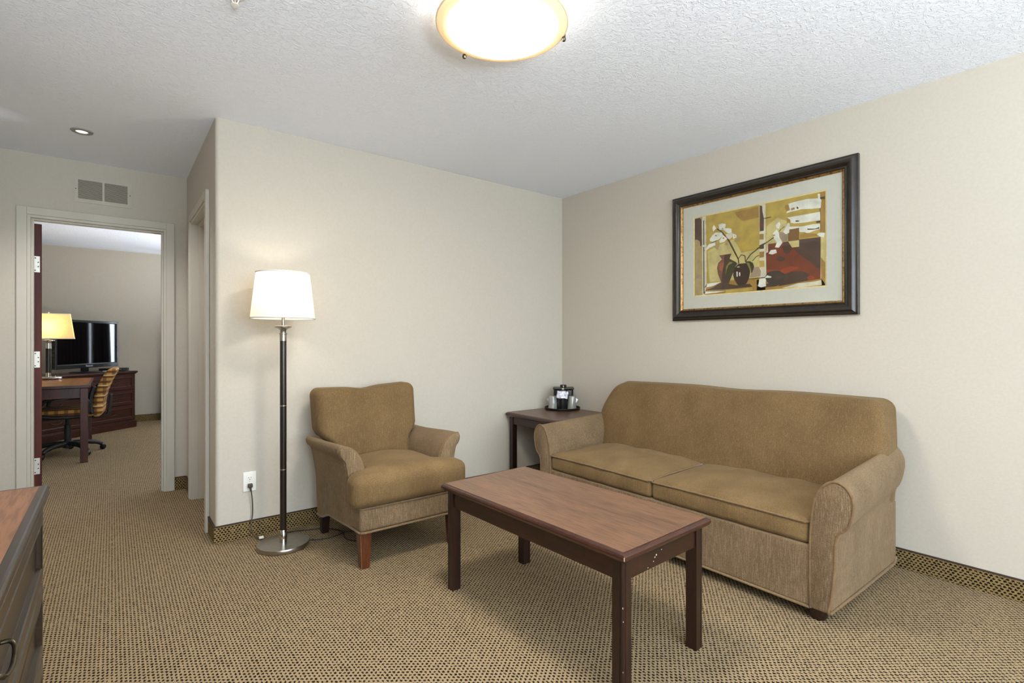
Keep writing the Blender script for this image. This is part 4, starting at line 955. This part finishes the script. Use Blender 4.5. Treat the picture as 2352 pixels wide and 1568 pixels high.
# ------------------------------------------------------------------ return-air grille over the bedroom door
VT = thing('air_vent', 'cream return-air grille with two louvred panels above the bedroom doorway', 'air vent', (-0.047, YD, 2.241))
vx, vz = 0.164, 0.093
L0, L1, L2, L3, B0, B1 = -0.143, -0.008, 0.004, 0.138, -0.067, 0.067
boxes('vent_frame', [((-vx, -0.006, B1), (vx, 0, vz)), ((-vx, -0.006, -vz), (vx, 0, B0)), ((-vx, -0.006, B0), (L0, 0, B1)), ((L1, -0.006, B0), (L2, 0, B1)), ((L3, -0.006, B0), (vx, 0, B1))], 'vent_paint', VT)
box('duct_back', (L0 - 0.002, -0.0012, B0 - 0.002), (L3 + 0.002, -0.0002, B1 + 0.002), 'vent_dark', VT)
for a, b in ((L0, L1), (L2, L3)):
    bm = bmesh.new(); n = 19
    for k in range(n):
        z = B0 + (B1 - B0) * (k + 0.5) / n
        p = [(a, -0.0056, z - 0.0030), (b, -0.0056, z - 0.0030), (b, -0.0020, z + 0.0012), (a, -0.0020, z + 0.0012)]
        q = [(x, y + 0.0005, zz + 0.0009) for x, y, zz in p]
        v = [bm.verts.new(t) for t in p + q]
        for f in ((0, 1, 2, 3), (7, 6, 5, 4), (0, 4, 5, 1), (1, 5, 6, 2), (2, 6, 7, 3), (3, 7, 4, 0)): bm.faces.new([v[i] for i in f])
    lv = bm_obj('louvre_slats', bm, 'vent_paint', VT); lv['kind'] = 'stuff'
for x in (-0.155, 0.153):
    s = lathe('screw', [(0.0005, 0.0), (0.0035, 0.0), (0.003, 0.0012), (0.0005, 0.0014)], 'screw_dark', VT, seg=10); s.rotation_euler = (R(90), 0, 0); s.location = (x, -0.006, 0.0)

# ------------------------------------------------------------------ dressers (local: width along x, front facing -y)
def dresser(name, label, loc, rz, w, d, h, cols, wood, top_mat, handle_mat):
    T = thing(name, label, 'dresser', loc, rz)
    hw = w / 2
    box('case', (-hw, 0.0, 0.09), (hw, d, h - 0.03), wood, T, 0.002, 1)
    box('plinth', (-hw - 0.012, -0.014, 0.0), (hw + 0.012, d, 0.085), wood, T, 0.004, 2)
    box('plinth_cap', (-hw - 0.006, -0.008, 0.085), (hw + 0.006, d, 0.097), wood, T, 0.004, 2)
    tp = box('top', (-hw - 0.022, -0.026, h - 0.026), (hw + 0.022, d, h), wood, T, 0.007, 3)
    box('top_surface', (-hw - 0.004, -0.006, h - 0.001), (hw + 0.004, d - 0.002, h + 0.0006), top_mat, tp)
    box('cornice', (-hw - 0.010, -0.013, h - 0.038), (hw + 0.010, d - 0.01, h - 0.026), wood, T, 0.004, 2)
    z0, z1 = 0.105, h - 0.045; n = 3; hh = (z1 - z0) / n; cw = (w - 0.03) / cols
    for c in range(cols):
        for r in range(n):
            xa = -hw + 0.015 + c * cw + 0.006; xb = xa + cw - 0.012; za = z0 + r * hh + 0.005; zb = za + hh - 0.010
            # drawer front: raised frame round a recessed field
            rail = 0.045
            prof = [(0.0, 0.0), (0.0, 0.012), (0.004, 0.016), (rail - 0.012, 0.016), (rail - 0.008, 0.0175), (rail - 0.004, 0.015), (rail, 0.006), (rail + 0.002, 0.004)]
            rings = []
            for sx, sz in ((0, 0), (1, 0), (1, 1), (0, 1)):
                rings.append([((xa + i) if sx == 0 else (xb - i), -dd, (za + i) if sz == 0 else (zb - i)) for i, dd in prof])
            rings.append(rings[0])
            dr = loft('drawer', rings, wood, T, False, True, False, False)
            box('drawer_field', (xa + rail - 0.002, -0.0055, za + rail - 0.002), (xb - rail + 0.002, 0.0, zb - rail + 0.002), wood, dr)
            mx, mz = (xa + xb) / 2, (za + zb) / 2
            hp = [(mx - 0.062, -0.005, mz + 0.008), (mx - 0.062, -0.020, mz + 0.007), (mx - 0.050, -0.027, mz - 0.002), (mx, -0.029, mz - 0.010), (mx + 0.050, -0.027, mz - 0.002), (mx + 0.062, -0.020, mz + 0.007), (mx + 0.062, -0.005, mz + 0.008)]
            tube('handle', smooth_path(hp, 4), 0.0042, handle_mat, dr, 8)
    return T
DR = dresser('dresser', 'dark wooden dresser with warm brown top in the left foreground', (-0.163, 1.895 - 0.68, 0), R(90), 1.36, 0.548, 0.760, 1, 'dresser_wood', 'laminate_warm', 'bronze')
ang = math.atan2(0.673, 0.74)
BD = dresser('television_dresser', 'reddish mahogany dresser carrying the television in the bedroom', (0.262 - 0.74 * 0.72, 8.655 - 0.673 * 0.72, 0), ang, 1.40, 0.46, 0.760, 2, 'tv_dresser_wood', 'tv_dresser_wood', 'bronze')

# ------------------------------------------------------------------ television and its neighbours on the dresser
ta = math.atan2(0.83, 0.56)
TV = thing('television', 'black flat-screen television on the bedroom dresser', 'television', (-0.262, 8.50, 0.7606), ta)
tw, t0, t1_ = 0.53, 0.062, 0.665
lathe('stand_foot', [(0.0005, 0.0), (0.17, 0.0), (0.172, 0.006), (0.16, 0.012), (0.0005, 0.014)], 'black_plastic', TV, seg=40); C.objects[-1]
box('stand_neck', (-0.05, 0.0, 0.012), (0.05, 0.03, t0 + 0.04), 'black_plastic', TV, 0.004)
bz = [(0.0, 0.0), (0.0, 0.038), (0.004, 0.042), (0.026, 0.042), (0.032, 0.036), (0.033, 0.030)]
rings = []
for sx, sz in ((-1, 0), (1, 0), (1, 1), (-1, 1)):
    rings.append([(sx * (tw - i), -dd, (t0 + i * (1.7 if i > 0.02 else 1)) if sz == 0 else (t1_ - i)) for i, dd in bz])
rings.append(rings[0]); loft('bezel', rings, 'tv_bezel', TV, False, True, False, False)
box('rear_cover', (-tw + 0.002, -0.010, t0 + 0.002), (tw - 0.002, 0.045, t1_ - 0.002), 'black_matte', TV, 0.01)
box('screen', (-tw + 0.030, -0.032, t0 + 0.05), (tw - 0.030, -0.009, t1_ - 0.030), 'screen_glass', TV)
fc = bpy.data.curves.new('tv_text', 'FONT'); fc.body = 'Panasonic'; fc.size = 0.030; fc.align_x = 'CENTER'; fc.extrude = 0.0004
fo = bpy.data.objects.new('tv_text_tmp', fc); C.objects.link(fo)
dg = bpy.context.evaluated_depsgraph_get(); tm = bpy.data.meshes.new_from_object(fo.evaluated_get(dg)); bpy.data.objects.remove(fo)
tm.materials.clear(); tm.materials.append(MATS['print_white'])
lt = bpy.data.objects.new('lettering', tm); C.objects.link(lt); lt.parent = TV; lt.location = (0.0, -0.0428, t0 + 0.016); lt.rotation_euler = (R(90), 0, 0); lt['label'] = 'small white maker lettering'
dv = thing('disc_player', 'slim black disc player on the right end of the bedroom dresser', 'disc player', (0.262 - 0.74 * 0.17 - 0.673 * 0.10, 8.655 - 0.673 * 0.17 + 0.74 * 0.10, 0.7607), ang)
box('player_case', (-0.135, -0.02, 0.004), (0.135, 0.16, 0.042), 'black_matte', dv, 0.003, 1)
box('player_front', (-0.13, -0.024, 0.007), (0.13, -0.019, 0.039), 'tv_bezel', dv, 0.001, 1)
box('disc_slot', (-0.10, -0.0255, 0.024), (0.02, -0.0235, 0.030), 'chrome', dv)
for x in (0.06, 0.085, 0.11): box('button', (x - 0.006, -0.0265, 0.018), (x + 0.006, -0.0235, 0.026), 'chrome', dv)
for x in (-0.11, 0.11): box('rubber_foot', (x - 0.012, 0.02, 0), (x + 0.012, 0.12, 0.005), 'black_matte', dv)
rm = thing('remote_control', 'silver remote control lying on the bedroom dresser beside the television stand', 'remote', (0.262 - 0.74 * 0.36 - 0.673 * 0.04, 8.655 - 0.673 * 0.36 + 0.74 * 0.04, 0.7607), ang + R(14))
rbox('remote_body', (-0.09, -0.024, 0.0), (0.09, 0.024, 0.022), 0.008, 'hinge_metal', rm, 3, 3)
for k in range(5): box('button', (-0.07 + 0.03 * k, -0.01, 0.0215), (-0.055 + 0.03 * k, 0.01, 0.0235), 'black_matte', rm)

# ------------------------------------------------------------------ bedroom desk
DK_ = thing('desk', 'brown wooden writing desk on square legs inside the bedroom', 'desk', (-0.445, 6.985, 0), 0)
hx, hy, dh = 0.28, 0.635, 0.742
box('top', (-hx, -hy, dh - 0.030), (hx, hy, dh), 'desk_wood', DK_, 0.006, 3)
box('top_surface', (-hx + 0.016, -hy + 0.016, dh - 0.001), (hx - 0.016, hy - 0.016, dh + 0.0006), 'desk_top_wood', DK_)
for sx in (-1, 1):
    for sy in (-1, 1):
        T_ = taper_leg('leg', sx * (hx - 0.045), sy * (hy - 0.045), 0, dh - 0.03, 0.058, 0.060, 'desk_wood', DK_)
for sy in (-1, 1): box('apron', (-hx + 0.075, sy * (hy - 0.05) - 0.01, dh - 0.125), (hx - 0.075, sy * (hy - 0.05) + 0.01, dh - 0.03), 'desk_wood', DK_, 0.002, 1)
box('apron', (-hx + 0.04, -hy + 0.075, dh - 0.125), (-hx + 0.06, hy - 0.075, dh - 0.03), 'desk_wood', DK_, 0.002, 1)
box('apron', (hx - 0.06, -hy + 0.075, dh - 0.075), (hx - 0.04, hy - 0.075, dh - 0.03), 'desk_wood', DK_, 0.002, 1)
box('modesty_panel', (-hx + 0.02, -hy + 0.08, 0.28), (-hx + 0.035, hy - 0.08, dh - 0.125), 'desk_wood', DK_)

# desk lamp
DLm = thing('desk_lamp', 'desk lamp with dark column and lit yellow rectangular shade in the bedroom', 'desk lamp', (-0.545, 7.50, dh + 0.0006), 0)
rbox('base', (-0.115, -0.075, 0.006), (0.115, 0.075, 0.032), 0.006, 'chrome', DLm, 2, 3)
for x in (-0.09, 0.09):
    for y in (-0.05, 0.05): lathe('base_foot', [(0.012, 0.0), (0.012, 0.008)], 'chrome', DLm, (x, y, 0), 14)
for x in (0.0, 0.085): lathe('switch_knob', [(0.010, 0.0), (0.011, 0.010), (0.0005, 0.011)], 'chrome', DLm, (x, -0.085, 0.012), 14)
lathe('power_button', [(0.007, 0.0), (0.007, 0.012), (0.0005, 0.014)], 'chrome', DLm, (0.06, -0.03, 0.031), 12)
lathe('column_foot', [(0.027, 0.03), (0.027, 0.075)], 'chrome', DLm, seg=24)
lathe('column', [(0.024, 0.07), (0.024, 0.345)], 'pole_black', DLm, seg=24)
lathe('column_cap', [(0.026, 0.338), (0.026, 0.395), (0.020, 0.402), (0.026, 0.412), (0.055, 0.420), (0.056, 0.430), (0.012, 0.434)], 'chrome', DLm, seg=28)
tube('stem', [(0, 0, 0.43), (0, 0, 0.72)], 0.006, 'chrome', DLm, 8)
ds = loft('lamp_shade', [[(sx * w, sy * d_, z) for sx, sy in ((-1, -1), (1, -1), (1, 1), (-1, 1))] for w, d_, z in ((0.215, 0.13, 0.448), (0.180, 0.11, 0.715))], 'shade_gold', DLm, False, True, False, False, 'glowing yellow rectangular shade')
for w, d_, z in ((0.215, 0.13, 0.448), (0.180, 0.11, 0.715)):
    boxes('shade_trim', [((-w, -d_ - 0.002, z - 0.004), (w, -d_ + 0.002, z + 0.004)), ((-w, d_ - 0.002, z - 0.004), (w, d_ + 0.002, z + 0.004)), ((-w - 0.002, -d_, z - 0.004), (-w + 0.002, d_, z + 0.004)), ((w - 0.002, -d_, z - 0.004), (w + 0.002, d_, z + 0.004))], 'window_white', ds)
tube('shade_spider', [(-0.18, 0, 0.705), (0.18, 0, 0.705)], 0.003, 'chrome', ds, 6)
lathe('finial', [(0.012, 0.712), (0.013, 0.735), (0.0005, 0.738)], 'chrome', DLm, seg=14)
bulb('desk_lamp_bulb', (-0.545, 7.50, dh + 0.56), 3.5, (1.0, 0.80, 0.50), 0.03)

# telephone by the door end of the desk, its coiled cord hanging over the front edge
TP = thing('telephone', 'white corded telephone with coiled cord hanging at the desk front', 'telephone', (-0.61, 6.47, dh + 0.0006), 0)
rbox('phone_body', (-0.10, -0.10, 0.0), (0.075, 0.10, 0.045), 0.012, 'phone_white', TP, 3, 3)
rbox('handset', (-0.092, -0.098, 0.045), (-0.042, 0.098, 0.080), 0.014, 'phone_white', TP, 3, 3)
hel = [(0.085 + 0.010 * math.cos(t * 2 * PI * 20), -0.135 + 0.010 * math.sin(t * 2 * PI * 20), 0.03 - 0.22 * t) for t in [i / 260 for i in range(261)]]
tube('coiled_cord', [(0.06, -0.10, 0.02), (0.08, -0.12, 0.03)] + hel + [(0.080, -0.135, -0.25), (0.070, -0.130, -0.30)], 0.0034, 'phone_white', TP, 6)

# ------------------------------------------------------------------ office chair (local: faces -x)
OC = thing('office_chair', 'plaid upholstered swivel office chair tucked under the bedroom desk', 'office chair', (-0.36, 6.98, 0), R(-4))
def oc_seat(p, n):
    x, y, z = p
    z += 0.014 * (1 - n[0] ** 2) * (1 - n[1] ** 2) * clamp(n[2]) - 0.02 * sstep(-0.4, -1.0, n[0]) if False else 0.012 * (1 - n[0] ** 2) * (1 - n[1] ** 2) * clamp(n[2])
    return (x, y, z)
rbox('seat', (-0.235, -0.225, 0.395), (0.235, 0.225, 0.475), 0.035, 'plaid', OC, 8, 4, oc_seat)
box('seat_pan', (-0.20, -0.19, 0.375), (0.20, 0.19, 0.400), 'black_matte', OC, 0.008)
def oc_back(p, n):
    x, y, z = p
    t = (z - 0.40) / 0.48
    x += 0.135 * t - 0.06 * math.sin(PI * t) * 0.6 + 0.02
    return (x, y, z)
rbox('backrest', (0.185, -0.215, 0.385), (0.275, 0.215, 0.878), 0.042, 'plaid', OC, 10, 4, oc_back)
tube('back_bar', smooth_path([(0.10, 0, 0.38), (0.30, 0, 0.37), (0.34, 0, 0.45), (0.35, 0, 0.60)], 5), 0.016, 'black_matte', OC, 8)
for s in (-1, 1):
    tube('armrest', smooth_path([(0.16, 0.235 * s, 0.40), (-0.05, 0.262 * s, 0.405), (-0.17, 0.268 * s, 0.430), (-0.185, 0.270 * s, 0.50), (-0.13, 0.270 * s, 0.575), (-0.02, 0.270 * s, 0.598), (0.12, 0.270 * s, 0.595), (0.185, 0.262 * s, 0.56), (0.19, 0.245 * s, 0.46), (0.16, 0.235 * s, 0.405)], 5), 0.017, 'black_matte', OC, 8)
    tube('shell_edge', smooth_path([(0.215, 0.222 * s, 0.42), (0.20, 0.224 * s, 0.52), (0.21, 0.224 * s, 0.62), (0.235, 0.222 * s, 0.70)], 5), 0.020, 'black_matte', OC, 8)
lathe('gas_column', [(0.028, 0.10), (0.028, 0.30), (0.018, 0.302), (0.018, 0.36), (0.045, 0.365), (0.05, 0.378)], 'black_matte', OC, seg=20)
lathe('hub', [(0.030, 0.062), (0.044, 0.070), (0.046, 0.125), (0.030, 0.140)], 'black_matte', OC, seg=24)
for k in range(5):
    a = R(20 + 72 * k); ca, sa = math.cos(a), math.sin(a)
    st = tube('base_spoke', smooth_path([(0.02 * ca, 0.02 * sa, 0.105), (0.14 * ca, 0.14 * sa, 0.105), (0.24 * ca, 0.24 * sa, 0.085), (0.285 * ca, 0.285 * sa, 0.060)], 4), [0.027] * 4 + [0.024] * 4 + [0.020] * 5, 'black_matte', OC, 10)
    cs = lathe('caster', [(0.0005, -0.020), (0.020, -0.020), (0.0265, -0.012), (0.0275, 0.0), (0.0265, 0.012), (0.020, 0.020), (0.0005, 0.020)], 'black_plastic', OC, seg=20)
    cs.location = (0.295 * ca, 0.295 * sa, 0.0276); cs.rotation_euler = (R(90), 0, a + R(25))

# ------------------------------------------------------------------ bedroom curtains
def curtain(name, label, x0, x1, y, amp, flare=0.0):
    n = 90; zs = [0.02, 0.3, 0.7, 1.1, 1.5, 1.9, 2.2, 2.38]; th = 0.004; front, back = [], []
    rings = []
    for z in zs:
        t = (z - 0.02) / 2.36; top = []
        for i in range(n + 1):
            u = i / n; x = x0 + flare * sstep(0, 1, t) * (1 - u) + (x1 - x0) * u
            top.append((x, y + amp * math.sin(u * (x1 - x0) * 44) * (1 - 0.3 * t) + 0.3 * amp * math.sin(u * 61 + 1), z))
        rings.append(top + [(a, b + th, c) for a, b, c in reversed(top)])
    o = loft(name, rings, 'curtain_dark', None, True); sharp(o, 60)
    return setp(o, label, 'curtain', 'bedroom curtains')
curtain('curtain', 'dark brown pleated curtain panel just visible at the doorway edge, left of the window gap', 0.555, 1.165, 9.04, 0.030, 0.12)
curtain('curtain', 'dark brown pleated curtain panel covering the right side of the bedroom window', 1.29, 2.62, 9.04, 0.030)
rod = tube('curtain_rod', [(0.68, 9.04, 2.395), (2.75, 9.04, 2.395)], 0.010, 'bronze', None, 10)
setp(rod, 'thin bronze curtain rod across the bedroom window', 'curtain rod')
for x in (0.72, 2.74): tube('rod_bracket', [(x, 9.04, 2.395), (x, 9.15, 2.395)], 0.006, 'bronze', rod, 8)
